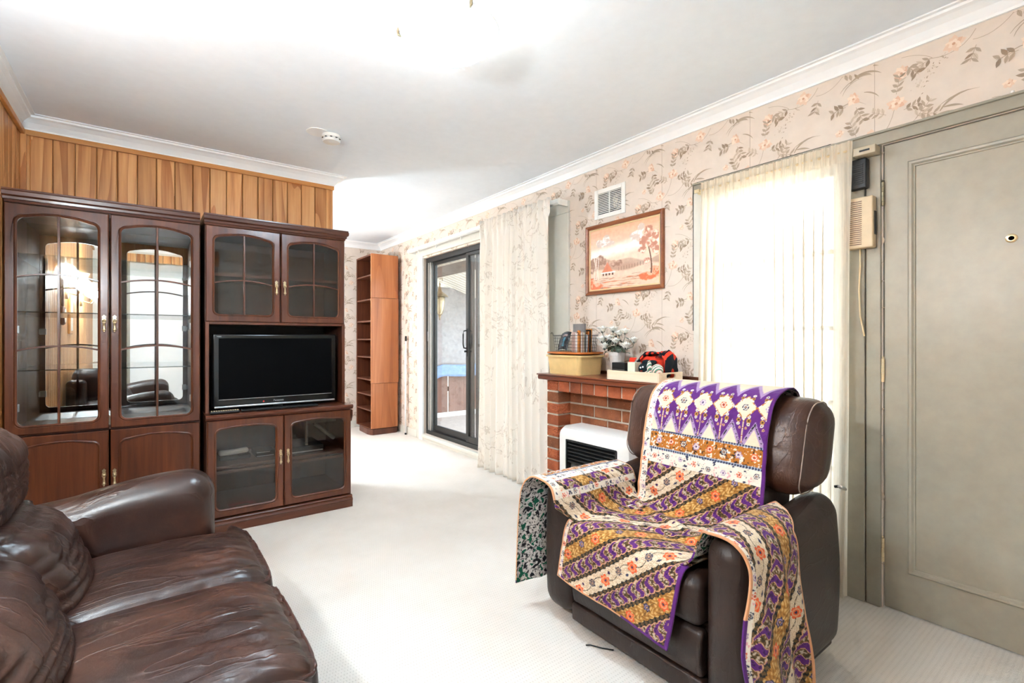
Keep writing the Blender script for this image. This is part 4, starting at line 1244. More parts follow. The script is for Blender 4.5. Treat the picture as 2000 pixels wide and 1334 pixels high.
def paint_grid(name, P, colors, mat, parent, flip=False, solid=0.0, mats=None):
    """P (R,K,3) world points, colors (R,K,3) sRGB 0..1 -> mesh with a point colour attribute"""
    R_, K_ = P.shape[:2]
    b = BASE[parent]
    co = (P.reshape(-1, 3) - np.array(b)).astype(np.float32)
    me = bpy.data.meshes.new(name)
    i, j = np.meshgrid(np.arange(R_ - 1), np.arange(K_ - 1), indexing='ij')
    q = np.stack([i * K_ + j, i * K_ + j + 1, (i + 1) * K_ + j + 1, (i + 1) * K_ + j], -1).reshape(-1, 4)
    if flip:
        q = q[:, ::-1]
    me.vertices.add(len(co)); me.vertices.foreach_set('co', co.ravel())
    me.loops.add(q.size); me.loops.foreach_set('vertex_index', q.ravel().astype(np.int32))
    me.polygons.add(len(q)); me.polygons.foreach_set('loop_start', np.arange(0, q.size, 4, dtype=np.int32))
    me.update(calc_edges=True)
    me.polygons.foreach_set('use_smooth', [True] * len(q))
    at = me.color_attributes.new('paint', 'FLOAT_COLOR', 'POINT')
    c = np.ones((len(co), 4), np.float32); c[:, :3] = nlin(colors.reshape(-1, 3))
    at.data.foreach_set('color', c.ravel())
    for m in (mats or [mat]):
        me.materials.append(m)
    o = bpy.data.objects.new(name, me); COL.objects.link(o); o.parent = parent; BASE[o] = b
    if solid:
        md = o.modifiers.new('thick', 'SOLIDIFY'); md.thickness = solid; md.offset = -1
        if mats:
            md.material_offset = 1; md.material_offset_rim = 0
    return o
def mixc(col, mask, c):
    mask = np.clip(mask, 0, 1)[..., None]
    return col * (1 - mask) + np.array(c)[None, None] / 255.0 * mask
def paint_landscape(u, v):
    """u 0..1 left to right, v 0..1 bottom to top"""
    n = fbm(u * 1.3, v, 6, 1); n2 = fbm(u * 1.3, v, 22, 2); n3 = fbm(u, v * 3, 9, 3)
    col = np.zeros(u.shape + (3,))
    col[:] = np.array((246, 214, 190)) / 255
    col = mixc(col, np.clip((v - 0.62) * 2.6 + 0.5 * (n3 - 0.5), 0, 1), (236, 180, 146))
    col = mixc(col, np.clip(1 - np.abs(v - 0.62 - 0.12 * (u - 0.4)) / 0.13, 0, 1) * 1.2 * (0.55 + 0.9 * n3), (254, 248, 240))
    def blobs(col, pts, c, sharp=26, light=None):
        for (a, b, r, ry) in pts:
            d = np.sqrt(((u - a) / r) ** 2 + ((v - b) / ry) ** 2) + 0.55 * (n2 - 0.5) + 0.3 * (n - 0.5)
            m = np.clip((1 - d) * 5, 0, 1)
            col = mixc(col, m, c)
            if light is not None:
                m2 = m * np.clip((n2 - 0.5) * 6 + ((b + 0.3 * ry) < v) * 0.6, 0, 1)
                col = mixc(col, m2, light)
        return col
    col = blobs(col, [(0.14, 0.78, 0.06, 0.06), (0.25, 0.80, 0.07, 0.09), (0.20, 0.74, 0.11, 0.05), (0.30, 0.74, 0.09, 0.04), (0.76, 0.88, 0.05, 0.08), (0.70, 0.77, 0.10, 0.10)], (226, 204, 190), light=(250, 244, 238))
    hill = 0.47 + 0.05 * np.sin(u * 5 + 1) + 0.03 * np.sin(u * 13) - 0.05 * np.clip(u - 0.6, 0, 1)
    col = mixc(col, np.clip((hill - v) * 40, 0, 1), (206, 172, 150))
    col = mixc(col, np.clip((hill - 0.06 - v) * 20, 0, 1) * (0.4 + 0.6 * n2), (188, 150, 128))
    col = mixc(col, np.clip((0.31 + 0.03 * np.sin(u * 9) - v) * 30, 0, 1), (240, 204, 182))
    col = blobs(col, [(0.06, 0.45, 0.07, 0.10), (0.15, 0.47, 0.07, 0.11), (0.24, 0.42, 0.06, 0.08), (0.36, 0.40, 0.05, 0.06), (0.45, 0.39, 0.05, 0.05), (0.03, 0.36, 0.06, 0.10)], (168, 130, 110), light=(204, 170, 150))
    # hut
    m = np.clip((0.09 - np.abs(u - 0.27) * 0.95 - (v - 0.27) * 0.5) * 60, 0, 1) * (v > 0.27) * (v < 0.44)
    col = mixc(col, m, (214, 132, 102))
    col = mixc(col, ((np.abs(u - 0.28) < 0.11) & (np.abs(v - 0.262) < 0.010)) * 1.0, (250, 240, 230))
    col = mixc(col, ((np.abs(u - 0.28) < 0.085) & (np.abs(v - 0.232) < 0.020)) * (np.sin(u * 130) > -0.3), (120, 84, 66))
    # water and foreground
    col = mixc(col, np.clip((0.20 - v) * 20, 0, 1), (238, 196, 170))
    streak = fbm(u, v * 9, 7, 8)
    col = mixc(col, np.clip((streak - 0.58) * 9, 0, 1) * (v < 0.2), (170, 130, 110))
    col = mixc(col, np.clip((streak - 0.66) * 9, 0, 1) * (v < 0.16) * (np.abs(u - 0.5) < 0.3), (232, 128, 84))
    col = blobs(col, [(0.08, 0.05, 0.12, 0.06), (0.02, 0.12, 0.05, 0.08), (0.86, 0.13, 0.13, 0.07), (0.95, 0.2, 0.08, 0.08)], (224, 120, 80), light=(240, 176, 146))
    # big gum tree
    col = mixc(col, (np.abs(u - 0.87 - 0.03 * np.sin(v * 6)) < 0.008 + 0.012 * np.clip(0.35 - v, 0, 1)) * (v < 0.75) * (v > 0.16) * 1.0, (120, 84, 66))
    col = blobs(col, [(0.86, 0.80, 0.07, 0.10), (0.94, 0.74, 0.06, 0.09), (0.80, 0.66, 0.07, 0.09), (0.90, 0.62, 0.07, 0.08), (0.78, 0.54, 0.06, 0.06), (0.96, 0.50, 0.05, 0.07), (0.84, 0.36, 0.05, 0.05)], (206, 142, 118), light=(246, 222, 204))
    for a in (0.07, 0.10, 0.125):
        col = mixc(col, (np.abs(u - a - 0.006 * np.sin(v * 20 + a * 90)) < 0.005) * (v > 0.16) * (v < 0.56) * 1.0, (244, 226, 210))
    fence_ = (np.abs(np.modf(u * 26)[0] - 0.5) < 0.1) * (np.abs(v - 0.30 - 0.10 * (u - 0.45)) < 0.03) * (u > 0.42) * (u < 0.8)
    col = mixc(col, fence_ * 0.8, (150, 112, 94))
    col *= (0.94 + 0.12 * n2)[..., None]
    return np.clip(col, 0, 1)
uu, vv = np.meshgrid(np.linspace(0, 1, 260), np.linspace(0, 1, 190))
Pp = np.stack([np.full_like(uu, XR - 0.004), (PY1 - 0.038) + (PY0 - PY1 + 0.076) * uu, PZ0 + 0.038 + (PZ1 - PZ0 - 0.076) * vv], -1)
M['oil'] = vcol('oil_paint', 0.5, bump=0.15, bscale=120)
paint_grid('canvas', Pp, paint_landscape(uu, vv), M['oil'], pa)

# ------------------------------------------------------------------ curtain, track and sheer
M['track'] = plain('white_curtain_track', C(236, 236, 232), 0.35, 0.5)
tk = thing('curtain_track', 'white curtain track along the sliding door head', 'curtain track', (2.42, 3.95, 2.17))
MB().box(2.400, 2.416, 2.64, 5.22, 2.155, 2.186).box(2.409, 2.440, 2.64, 5.22, 2.150, 2.1545).build('rail', M['track'], tk, bevel=0.003)
MB().box(2.4165, XR - 0.019, 2.640, 2.654, 2.145, 2.190).box(2.4165, XR - 0.019, 5.206, 5.22, 2.145, 2.190).build('return', M['track'], tk, bevel=0.002)
for yy in (4.55, 4.05, 4.98):
    mb = MB().box(2.418, 2.428, yy - 0.006, yy + 0.006, 2.118, 2.1498)
    mb.build('glider', M['track'], tk, bevel=0.002)
def drape(y0, y1, x, z0, z1, nf, amp, seed, nz=60, ns=360, flare=0.0, head=0.06):
    """pleated curtain: returns rows of points from top to bottom"""
    rr = random.Random(seed)
    ph = [rr.uniform(0, 6.28) for _ in range(4)]
    rows = []
    for j in range(nz + 1):
        f = j / nz
        z = z1 + (z0 - z1) * f
        row = []
        open_ = 0.35 + 0.65 * sstep(0.0, 0.25, f)
        for i in range(ns + 1):
            g = i / ns
            gw = g + 0.012 * math.sin(g * 9 + ph[0]) + 0.006 * math.sin(g * 23 + ph[1])
            y = y1 + (y0 - y1) * g + flare * (0.5 - g) * f * f
            a = 2 * math.pi * nf * gw + 0.35 * math.sin(f * 3 + ph[2])
            w = math.sin(a) + 0.35 * math.sin(1.9 * a + ph[3]) + 0.25 * math.sin(0.43 * a + 4 * f * 0.3)
            env = 0.75 + 0.5 * N3(g * 6, seed, f * 1.2)
            dx = amp * open_ * w * env
            if f < head:
                dx = 0.3 * amp * math.sin(a * 2.3 + 6 * f) + 0.25 * amp * w
            row.append((x + dx, y + 0.010 * math.cos(a) * open_, z))
        rows.append(row)
    return rows
def curtain_cloth():
    t = NT('printed_curtain_cloth')
    v = t.coord('Object', (1, 1, 0.8))
    n = t.noise(v, 7, 3, 0.5, 1.2)
    line = t.math('LESS_THAN', t.math('ABSOLUTE', t.math('SUBTRACT', n, 0.47)), 0.012)
    msk = t.noise(t.coord('Object', (1, 1, 1)), 2.6, 2, 0.5)
    msk = t.math('GREATER_THAN', msk, 0.48)
    leafn = t.noise(t.coord('Object', (1, 1, 0.5)), 26, 2, 0.5)
    lf = t.math('MULTIPLY', t.math('GREATER_THAN', leafn, 0.62), msk)
    c = t.mix(t.math('MULTIPLY', t.math('MULTIPLY', line, msk), 0.4), C(246, 238, 227), C(186, 168, 150))
    c = t.mix(t.math('MULTIPLY', lf, 0.22), c, C(204, 186, 166))
    d = t.bsdf(c, 0.85, 0.2)
    tr = t.n('ShaderNodeBsdfTranslucent'); t.s(tr, 0, c)
    mx = t.n('ShaderNodeMixShader'); mx.inputs[0].default_value = 0.12
    t.l(d, mx.inputs[1]); t.l(tr.outputs[0], mx.inputs[2])
    return t.done(mx.outputs[0])
M['curtain'] = curtain_cloth()
cu = thing('curtain', 'cream floral curtain gathered at the right of the sliding door', 'curtain', (2.40, 3.1, 0.02))
rows = drape(2.675, 3.62, 2.358, 0.018, 2.195, 12, 0.040, 4, flare=0.06)
MB().grid(rows).build('cloth', M['curtain'], cu, smooth=True, solid=0.0015)
mb = MB()
hem = [[(p[0] - 0.001, p[1], p[2]) for p in rows[j]] for j in range(57, 61)]
rows2 = drape(3.60, 3.76, 2.452, 0.022, 2.13, 5, 0.014, 9, ns=90)
MB().grid(rows2).build('tucked_edge', M['curtain'], cu, smooth=True, solid=0.0015)
hr = []
for zz in (0.105,):
    pass

def sheer_mat():
    t = NT('sheer_voile')
    sp = t.n('ShaderNodeSeparateXYZ'); tc = t.n('ShaderNodeTexCoord'); t.l(tc.outputs['Object'], sp.inputs[0])
    st = t.noise(t.coord('Object', (160, 160, 1.2)), 1.0, 2, 0.6)
    slub = t.noise(t.coord('Object', (40, 40, 9)), 1.0, 4, 0.7)
    tr = t.n('ShaderNodeBsdfTransparent'); tr.inputs[0].default_value = (1, 0.98, 0.95, 1)
    tl = t.n('ShaderNodeBsdfTranslucent'); tl.inputs[0].default_value = C(244, 236, 222)
    df = t.n('ShaderNodeBsdfDiffuse'); df.inputs[0].default_value = C(238, 226, 208)
    a = t.n('ShaderNodeMixShader'); a.inputs[0].default_value = 0.5
    t.l(tl.outputs[0], a.inputs[1]); t.l(df.outputs[0], a.inputs[2])
    b = t.n('ShaderNodeMixShader')
    fac = t.math('MULTIPLY_ADD', st, 0.5, t.math('MULTIPLY_ADD', slub, 0.3, 0.42))
    t.l(fac, b.inputs[0]); t.l(tr.outputs[0], b.inputs[1]); t.l(a.outputs[0], b.inputs[2])
    return t.done(b.outputs[0])
M['sheer'] = sheer_mat()
sh = thing('sheer_curtain', 'sheer cream voile curtain over the small paned window', 'curtain', (2.45, 1.14, 0.03))
rows = drape(0.785, 1.500, 2.436, 0.035, 2.012, 15, 0.014, 15, 70, 330, 0.03, 0.04)
for j, row in enumerate(rows):
    f = j / (len(rows) - 1)
    for i, p in enumerate(row):
        g = i / (len(row) - 1)
        row[i] = (p[0] - 0.03 * sstep(0.55, 1.0, f), p[1] + 0.02 * f * math.sin(g * 7 + 1), p[2] + 0.025 * f ** 6 * math.sin(g * 13))
MB().grid(rows).build('cloth', M['sheer'], sh, smooth=True)
MB().grid([[(p[0] - 0.003, p[1], p[2]) for p in rows[j]] for j in range(67, 71)]).build('hem', M['sheer'], sh, smooth=True)
MB().grid([[(p[0] - 0.002, p[1], p[2]) for p in rows[j]] for j in range(0, 4)]).build('heading', M['sheer'], sh, smooth=True)
sr = thing('curtain_rod', 'short cream curtain rod above the sheer curtain', 'curtain rod', (2.47, 1.14, 1.97))
MB().tube([(2.442, 0.80, 1.972), (2.442, 1.52, 1.972)], 0.006, 8).build('rod', M['cream'], sr, smooth=True)
MB().box(2.436, XR - 0.021, 1.522, 1.530, 1.955, 1.985).box(2.430, 2.4355, 1.516, 1.545, 1.962, 1.982).build('bracket', M['cream'], sr, bevel=0.002)
wire = tag(MB().tube([(XR - 0.010, 1.604, 1.20), (XR - 0.010, 1.604, 1.85), (XR - 0.010, 1.606, 1.97), (XR - 0.010, 1.604, 2.03), (XR - 0.010, 1.58, 2.0470), (XR - 0.010, 0.90, 2.0470)], 0.0035, 6).build('cable', M['black'], loc=(XR - 0.004, 1.604, 1.20), smooth=True), 'thin dark cable around the top left of the window frame', 'cable')

# door chime, buzzer box and cord on the frame
ch = thing('door_chime', 'beige louvred door chime box on the door frame', 'door chime', (2.47, 0.78, 1.54))
MB().rbox(2.458, XR - 0.021, 0.722, 0.830, 1.545, 1.765, 0.006, (1, 2, 4)).build('case', plain('beige_plastic', C(208, 184, 150), 0.45), ch, smooth=True)
for k in range(22):
    MB().box(2.4555, 2.4578, 0.762, 0.826, 1.560 + k * 0.0088, 1.5625 + k * 0.0088).build('louvre', M['teakdark'], ch)
MB().box(2.475, 2.498, 0.7195, 0.7218, 1.60, 1.70).build('side_slot', M['black'], ch)
bz = thing('alarm_box', 'small black ribbed box under a beige bracket by the door head', 'alarm', (2.48, 0.775, 1.80))
MB().rbox(2.468, XR - 0.021, 0.748, 0.815, 1.805, 1.935, 0.006, (1, 2, 3)).build('case', M['black'], bz, smooth=True)
for k in range(10):
    MB().box(2.4655, 2.4678, 0.760, 0.795, 1.825 + k * 0.009, 1.829 + k * 0.009).build('rib', M['matblack'], bz)
mg = thing('alarm_bracket', 'beige magnetic sensor bracket above the black box', 'sensor', (2.46, 0.75, 1.94))
MB().rbox(2.440, XR - 0.021, 0.708, 0.790, 1.940, 1.975, 0.004, (1, 2, 1)).build('case', plain('beige_metal', C(188, 172, 146), 0.4), mg, smooth=True)
MB().box(2.4375, 2.4398, 0.728, 0.765, 1.953, 1.960).build('nameplate', M['black'], mg)
cord = tag(MB().tube([(2.485, 0.775, 1.544), (2.482, 0.776, 1.47), (2.488, 0.781, 1.36), (2.486, 0.776, 1.25), (2.482, 0.764, 1.19), (2.478, 0.758, 1.165)], 0.0035, 6).build('bell_wire', M['cream'], loc=(2.48, 0.775, 1.165), smooth=True), 'loose cream wire hanging from the door chime', 'wire')

# ------------------------------------------------------------------ brick fireplace
def brick_mat(name, a, b, bump):
    t = NT(name)
    v = t.coord('Object', rand=4.0)
    n = t.noise(v, 12, 5, 0.65)
    oi = t.n('ShaderNodeObjectInfo')
    c = t.ramp(n, [(0.3, a), (0.72, b)])
    hs = t.n('ShaderNodeHueSaturation'); t.l(c, hs.inputs['Color'])
    t.l(t.math('MULTIPLY_ADD', oi.outputs['Random'], 0.55, 0.70), hs.inputs['Value'])
    sp = t.math('GREATER_THAN', t.noise(v, 140, 2, 0.5), 0.70)
    c2 = t.mix(t.math('MULTIPLY', sp, 0.5), hs.outputs[0], C(206, 176, 150))
    nm = t.bump(t.noise(v, 90, 4, 0.7), bump, 0.004)
    return t.done(t.bsdf(c2, 0.75, 0.25, 0, nm))
M['brick'] = brick_mat('brown_brick', C(116, 66, 42), C(158, 96, 62), 0.3)
M['brickred'] = brick_mat('orange_brick', C(138, 70, 42), C(172, 94, 60), 0.3)
def rock_brick_mat():
    t = NT('rough_face_brick')
    v = t.coord('Object', (1, 1, 1), 4.0)
    w = t.n('ShaderNodeTexWave', wave_type='BANDS', bands_direction='Z'); t.l(v, w.inputs['Vector'])
    w.inputs['Scale'].default_value = 16; w.inputs['Distortion'].default_value = 9; w.inputs['Detail'].default_value = 3; w.inputs['Detail Scale'].default_value = 3
    c = t.ramp(t.noise(v, 14, 4, 0.6), [(0.3, C(156, 76, 46)), (0.7, C(190, 108, 70))])
    nm = t.bump(w.outputs[0], 0.9, 0.006)
    return t.done(t.bsdf(c, 0.8, 0.2, 0, nm))
M['brickrock'] = rock_brick_mat()
FX, FR = 2.205, 2.315      # front and recess planes
FY0, FY1 = 1.560, 2.530
MZ = 0.915
fp = thing('brick_fireplace', 'brown brick fireplace with a dark timber mantel shelf', 'fireplace', (2.36, 2.05, 0))
PIT, BT = 0.078, 0.066
mor = MB()
e = 0.006
mor.box(FR + e, XR - 0.006, FY0 + 0.11, FY1 - 0.11, 0, 0.875)
mor.box(FX + e, XR - 0.006, FY1 - 0.11 + e, FY1 - e, 0, 0.875)
mor.box(FX + e, XR - 0.006, FY0 + e, FY0 + 0.11 - e, 0, 0.875)
mor.box(FX + e, FR + e, FY0 + 0.11, FY1 - 0.11, 0.805, 0.875)
mor.build('mortar', M['mortar'], fp)
def bmesh_box(name, dx, dy, dz, mat, b=0.003):
    me = bpy.data.meshes.new(name)
    mb = MB()
    # chamfered box, 12 + corners kept cheap: front (-X) edges eased
    x0, x1, y0, y1, z0, z1 = 0, dx, 0, dy, 0, dz
    loops = [[(x1, y0, z0), (x1, y1, z0), (x1, y1, z1), (x1, y0, z1)], [(x0 + b, y0, z0), (x0 + b, y1, z0), (x0 + b, y1, z1), (x0 + b, y0, z1)],
             [(x0, y0 + b, z0 + b), (x0, y1 - b, z0 + b), (x0, y1 - b, z1 - b), (x0, y0 + b, z1 - b)]]
    mb.rings(loops, True, (True, True))
    me.from_pydata(mb.v, [], mb.f); me.update(); me.materials.append(mat)
    return me
def brick(me, x, y, z):
    o = bpy.data.objects.new('brick', me)
    COL.objects.link(o); o.parent = fp
    o.location = Vector((x, y, z)) - BASE[fp]
    return o
m_head = bmesh_box('header_brick', 0.10, 0.099, BT + 0.004, M['brickred'])
m_str = bmesh_box('stretcher_brick', 0.04, 0.218, BT, M['brick'])
m_half = bmesh_box('half_brick', 0.04, 0.104, BT, M['brick'])
m_pier_a = bmesh_box('pier_brick', 0.12, 0.110, BT, M['brickrock'])
m_pier_b = bmesh_box('pier_brick', 0.12, 0.110, BT, M['brickred'])
m_pier_c = bmesh_box('pier_brick', 0.12, 0.110, BT, M['brick'])
for i in range(11):
    z = 0.875 - (i + 1) * PIT + 0.006
    for y0 in (FY0, FY1 - 0.110):
        m = m_pier_a if i % 2 == 0 else (m_pier_c if i % 4 == 1 else m_pier_b)
        brick(m, FX, y0, z)
y = FY1 - 0.110 - 0.006 - 0.099
while y > FY0 + 0.11 - 0.03:
    brick(m_head, FX, y, 0.875 - PIT + 0.004)
    y -= 0.109
for i in range(1, 11):
    z = 0.875 - (i + 1) * PIT + 0.004
    y = FY1 - 0.112
    if i % 2 == 1:
        brick(m_half, FR, y - 0.104, z); y -= 0.114
    while y - 0.218 > FY0 + 0.09:
        brick(m_str, FR, y - 0.218, z); y -= 0.228
    if y - 0.104 > FY0 + 0.10:
        brick(m_half, FR, y - 0.104, z)
MB().box(2.170, XR - 0.006, FY0 - 0.012, FY1 + 0.055, 0.8755, MZ - 0.010).box(2.166, 2.172, FY0 - 0.012, FY1 + 0.055, 0.880, MZ - 0.012).build('mantel_board', wood('mantel_timber', C(78, 34, 20), C(112, 54, 32), C(140, 76, 48), 1, 1.0, 0.3, 0.5, 0.3), fp, bevel=0.003)
MB().box(2.160, XR - 0.006, FY0 - 0.018, FY1 + 0.062, MZ - 0.0095, MZ).build('mantel_top', wood('mantel_timber_top', C(78, 34, 20), C(116, 56, 33), C(146, 80, 50), 1, 1.0, 0.3, 0.5, 0.3), fp, bevel=0.003)
MB().box(XR - 0.024, XR - 0.0065, FY0 - 0.018, FY1 + 0.03, MZ + 0.0005, MZ + 0.020).build('mantel_upstand', M['mahox'], fp, bevel=0.003)

# gas heater in the recess
ht = thing('gas_heater', 'white gas heater with black louvres in the fireplace', 'heater', (2.22, 2.04, 0))
HX0, HX1, HY0, HY1, HZ1 = 2.120, 2.312, 1.745, 2.335, 0.595
GY0, GY1, GZ0, GZ1 = HY0 + 0.085, HY1 - 0.085, 0.10, 0.520
hm = MB()
def rrect(y0, y1, z0, z1, r, n=6):
    P = math.pi; o_ = []
    for cy_, cz_, a in ((y1 - r, z1 - r, 0), (y0 + r, z1 - r, P / 2), (y0 + r, z0 + r, P), (y1 - r, z0 + r, 1.5 * P)):
        for q in np.linspace(a, a + P / 2, n):
            o_.append((cy_ + r * math.cos(q), cz_ + r * math.sin(q)))
    return o_
L = lambda pts, x: [(x, p[0], p[1]) for p in pts]
hm.rings([L(rrect(HY0, HY1, 0.003, HZ1, 0.035), HX1), L(rrect(HY0, HY1, 0.003, HZ1, 0.045), HX0 + 0.05), L(rrect(HY0 + 0.012, HY1 - 0.012, 0.012, HZ1 - 0.012, 0.05), HX0 + 0.012), L(rrect(HY0 + 0.03, HY1 - 0.03, 0.03, HZ1 - 0.03, 0.045), HX0),
          L(rrect(GY0, GY1, GZ0, GZ1, 0.010), HX0 - 0.001), L(rrect(GY0 + 0.004, GY1 - 0.004, GZ0 + 0.004, GZ1 - 0.004, 0.008), HX0 + 0.012), L(rrect(GY0 + 0.004, GY1 - 0.004, GZ0 + 0.004, GZ1 - 0.004, 0.008), HX0 + 0.11)], True, (True, True))
hm.build('casing', M['offwhite'], ht, smooth=True, auto=35)
MB().box(HX0 + 0.100, HX0 + 0.108, GY0 + 0.006, GY1 - 0.006, GZ0 + 0.006, GZ1 - 0.006).build('dark_lining', M['matblack'], ht)
ring_mould(MB(), GY0 + 0.002, GY1 - 0.002, GZ0 + 0.002, GZ1 - 0.002, [(0, 0), (0, 0.006), (0.010, 0.006), (0.010, -0.03)], HX0).build('grille_frame', M['matblack'], ht)
for k in range(6):
    z = 0.375 + k * 0.022
    mb = MB(); mb.add([(HX0 + 0.001, GY0 + 0.0125, z), (HX0 + 0.001, GY1 - 0.0125, z), (HX0 + 0.03, GY1 - 0.0125, z + 0.010), (HX0 + 0.03, GY0 + 0.0125, z + 0.010),
                       (HX0 + 0.001, GY0 + 0.0125, z + 0.007), (HX0 + 0.001, GY1 - 0.0125, z + 0.007), (HX0 + 0.03, GY1 - 0.0125, z + 0.017), (HX0 + 0.03, GY0 + 0.0125, z + 0.017)],
                      [(3, 2, 1, 0), (4, 5, 6, 7), (0, 1, 5, 4), (2, 3, 7, 6), (0, 4, 7, 3), (1, 2, 6, 5)])
    mb.build('louvre', M['matblack'], ht)
for k in range(8):
    z = 0.13 + k * 0.026
    mb = MB(); mb.tube([(HX0 + 0.004, GY0 + 0.014, z), (HX0 + 0.004, GY1 - 0.014, z)], 0.0016, 6); mb.build('guard_wire', M['chrome'], ht)
for yy in (GY0 + 0.12, GY1 - 0.12):
    mb = MB(); mb.tube([(HX0 + 0.007, yy, 0.115), (HX0 + 0.007, yy, 0.33)], 0.0018, 6); mb.build('guard_wire', M['chrome'], ht)
for k in range(4):
    MB().rbox(HX0 + 0.050, HX0 + 0.085, GY0 + 0.10 + k * 0.058, GY0 + 0.155 + k * 0.058, 0.13, 0.315, 0.008, (1, 2, 3)).build('radiant', M['fireclay'], ht, smooth=True)

# ------------------------------------------------------------------ things on the mantel
tub = thing('storage_tub', 'cream plastic tub on the left of the mantel', 'tub', (2.33, 2.39, MZ))
def taper(x0, x1, y0, y1, z0, z1, tp, th, name, mat, par):
    mb = MB()
    A = rrect(x0 + tp, x1 - tp, y0 + tp, y1 - tp, 0.025); B_ = rrect(x0, x1, y0, y1, 0.03)
    R2 = rrect(x0 - 0.010, x1 + 0.010, y0 - 0.010, y1 + 0.010, 0.034); I = rrect(x0 + th, x1 - th, y0 + th, y1 - th, 0.027); IB = rrect(x0 + tp + th, x1 - tp - th, y0 + tp + th, y1 - tp - th, 0.022)
    LL = lambda pts, z: [(p[0], p[1], z) for p in pts]
    mb.rings([LL(A, z0), LL(B_, z1 - 0.012), LL(R2, z1 - 0.012), LL(R2, z1), LL(I, z1), LL(IB, z0 + th)], True, (True, True))
    return mb.build(name, mat, par, smooth=True, auto=35)
taper(2.212, 2.452, 2.228, 2.548, MZ + 0.0005, 1.045, 0.012, 0.004, 'tub_body', plain('yellowed_plastic', C(224, 192, 132), 0.35, 0.4), tub)
ot = thing('orange_tray', 'flat orange plastic tray lying across the cream tub', 'tray', (2.33, 2.39, 1.045))
M['orange'] = plain('orange_plastic', C(196, 108, 44), 0.35, 0.5)
taper(2.215, 2.450, 2.235, 2.54, 1.0458, 1.066, 0.015, 0.003, 'tray_body', M['orange'], ot)
wbk = thing('wire_basket', 'black wire basket of books on the orange tray', 'basket', (2.33, 2.39, 1.05))
M['wire'] = plain('black_wire', C(34, 32, 32), 0.4, 0.5)
bx0, bx1, by0, by1, bz0, bz1 = 2.245, 2.425, 2.262, 2.512, 1.052, 1.178
def lerp(a, b, f): return a + (b - a) * f
def ringpts(f):
    tpr = 0.012 * (1 - f)
    return [(bx0 + tpr, by0 + tpr), (bx1 - tpr, by0 + tpr), (bx1 - tpr, by1 - tpr), (bx0 + tpr, by1 - tpr)]
wires = MB()
for k in range(7):
    f = k / 6
    z = lerp(bz0, bz1, f)
    p = ringpts(f)
    wires.tube([(a, b, z) for a, b in p], 0.0011 if 0 < k < 6 else 0.002, 5, True)
p0, p1 = ringpts(0), ringpts(1)
for s in range(4):
    n = 14 if s % 2 else 10
    for k in range(n):
        f = k / n
        a0 = (lerp(p0[s][0], p0[(s + 1) % 4][0], f), lerp(p0[s][1], p0[(s + 1) % 4][1], f), bz0)
        a1 = (lerp(p1[s][0], p1[(s + 1) % 4][0], f), lerp(p1[s][1], p1[(s + 1) % 4][1], f), bz1)
        wires.tube([a0, a1], 0.001, 5)
for k in range(1, 8):
    xx = lerp(p0[0][0], p0[1][0], k / 8)
    wires.tube([(xx, p0[0][1], bz0), (xx, p0[3][1], bz0)], 0.001, 5)
wires.build('wire_mesh', M['wire'], wbk, kind='stuff')
for (hx, hy, s) in ((bx0, by1, 1), (bx0, by0, 1), (bx1, by0, -1)):
    mb = MB(); mb.tube([(hx, hy, bz1), (hx - 0.004 * s, hy, bz1 + 0.016), (hx - 0.014 * s, hy, bz1 + 0.020), (hx - 0.020 * s, hy, bz1 + 0.010)], 0.002, 6); mb.build('hook', M['wire'], wbk, smooth=True)
# books: (name colour, y centre, thickness, height, depth, tilt, cover, pages)
def book(label, x, th, h, dep, lean, col, y0=2.274, z=1.0545):
    """upright book, spine toward -Y, thickness along X"""
    b = thing('book', label, 'book', (x, y0, z), 'books in the wire basket')
    cov = MB().box(x, x + 0.0018, y0, y0 + dep, z, z + h).box(x + th - 0.0018, x + th, y0, y0 + dep, z, z + h).box(x + 0.0018, x + th - 0.0018, y0, y0 + 0.0018, z, z + h)
    cov.build('cover', plain('book_' + label.replace(' ', '_')[:40], col, 0.4, var=0.12), b)
    MB().box(x + 0.0022, x + th - 0.0022, y0 + 0.0022, y0 + dep - 0.003, z + 0.003, z + h - 0.004).build('pages', M['plaster'], b)
    b.rotation_euler = (0, math.radians(lean), 0)
    return b
book('book with orange spine at the middle of the wire basket', 2.262, 0.011, 0.155, 0.018, 0, C(206, 124, 44))
book('white spined book beside the orange one in the basket', 2.274, 0.015, 0.140, 0.05, 0, C(230, 224, 218))
book('pinkish spined book left of the tall grey one', 2.290, 0.008, 0.146, 0.10, 0, C(196, 160, 148))
book('cream spined book touching the tall grey one', 2.299, 0.012, 0.142, 0.10, 0, C(222, 206, 180))
book('tallest grey book standing in the wire basket', 2.312, 0.010, 0.200, 0.11, 0, C(120, 114, 112))
book('white and blue spined book right of the tallest one', 2.323, 0.014, 0.128, 0.10, 2, C(210, 222, 228))
book('tan spined book right of the white and blue one', 2.339, 0.011, 0.150, 0.10, 2, C(190, 112, 56))
book('black spined book second from the right basket end', 2.352, 0.014, 0.160, 0.10, 2, C(34, 30, 30))
book('orange edged book at the right end of the basket', 2.368, 0.009, 0.166, 0.10, 2, C(214, 132, 52))
mg_ = thing('magazine', 'dark glossy magazine curling at the left of the basket', 'magazine', (2.33, 2.46, 1.056), 'books in the wire basket')
rowsm = []
for j in range(13):
    f = j / 12
    rowsm.append([(2.275 + 0.03 * f + 0.02 * f * f, 2.405 + 0.092 * g + 0.008 * f, 1.075 + 0.125 * f - 0.012 * g * f + 0.01 * math.sin(3 * g)) for g in np.linspace(0, 1, 9)])
MB().grid(rowsm).build('cover', plain('dark_magazine', C(56, 58, 62), 0.25, var=0.5), mg_, smooth=True, solid=0.004)
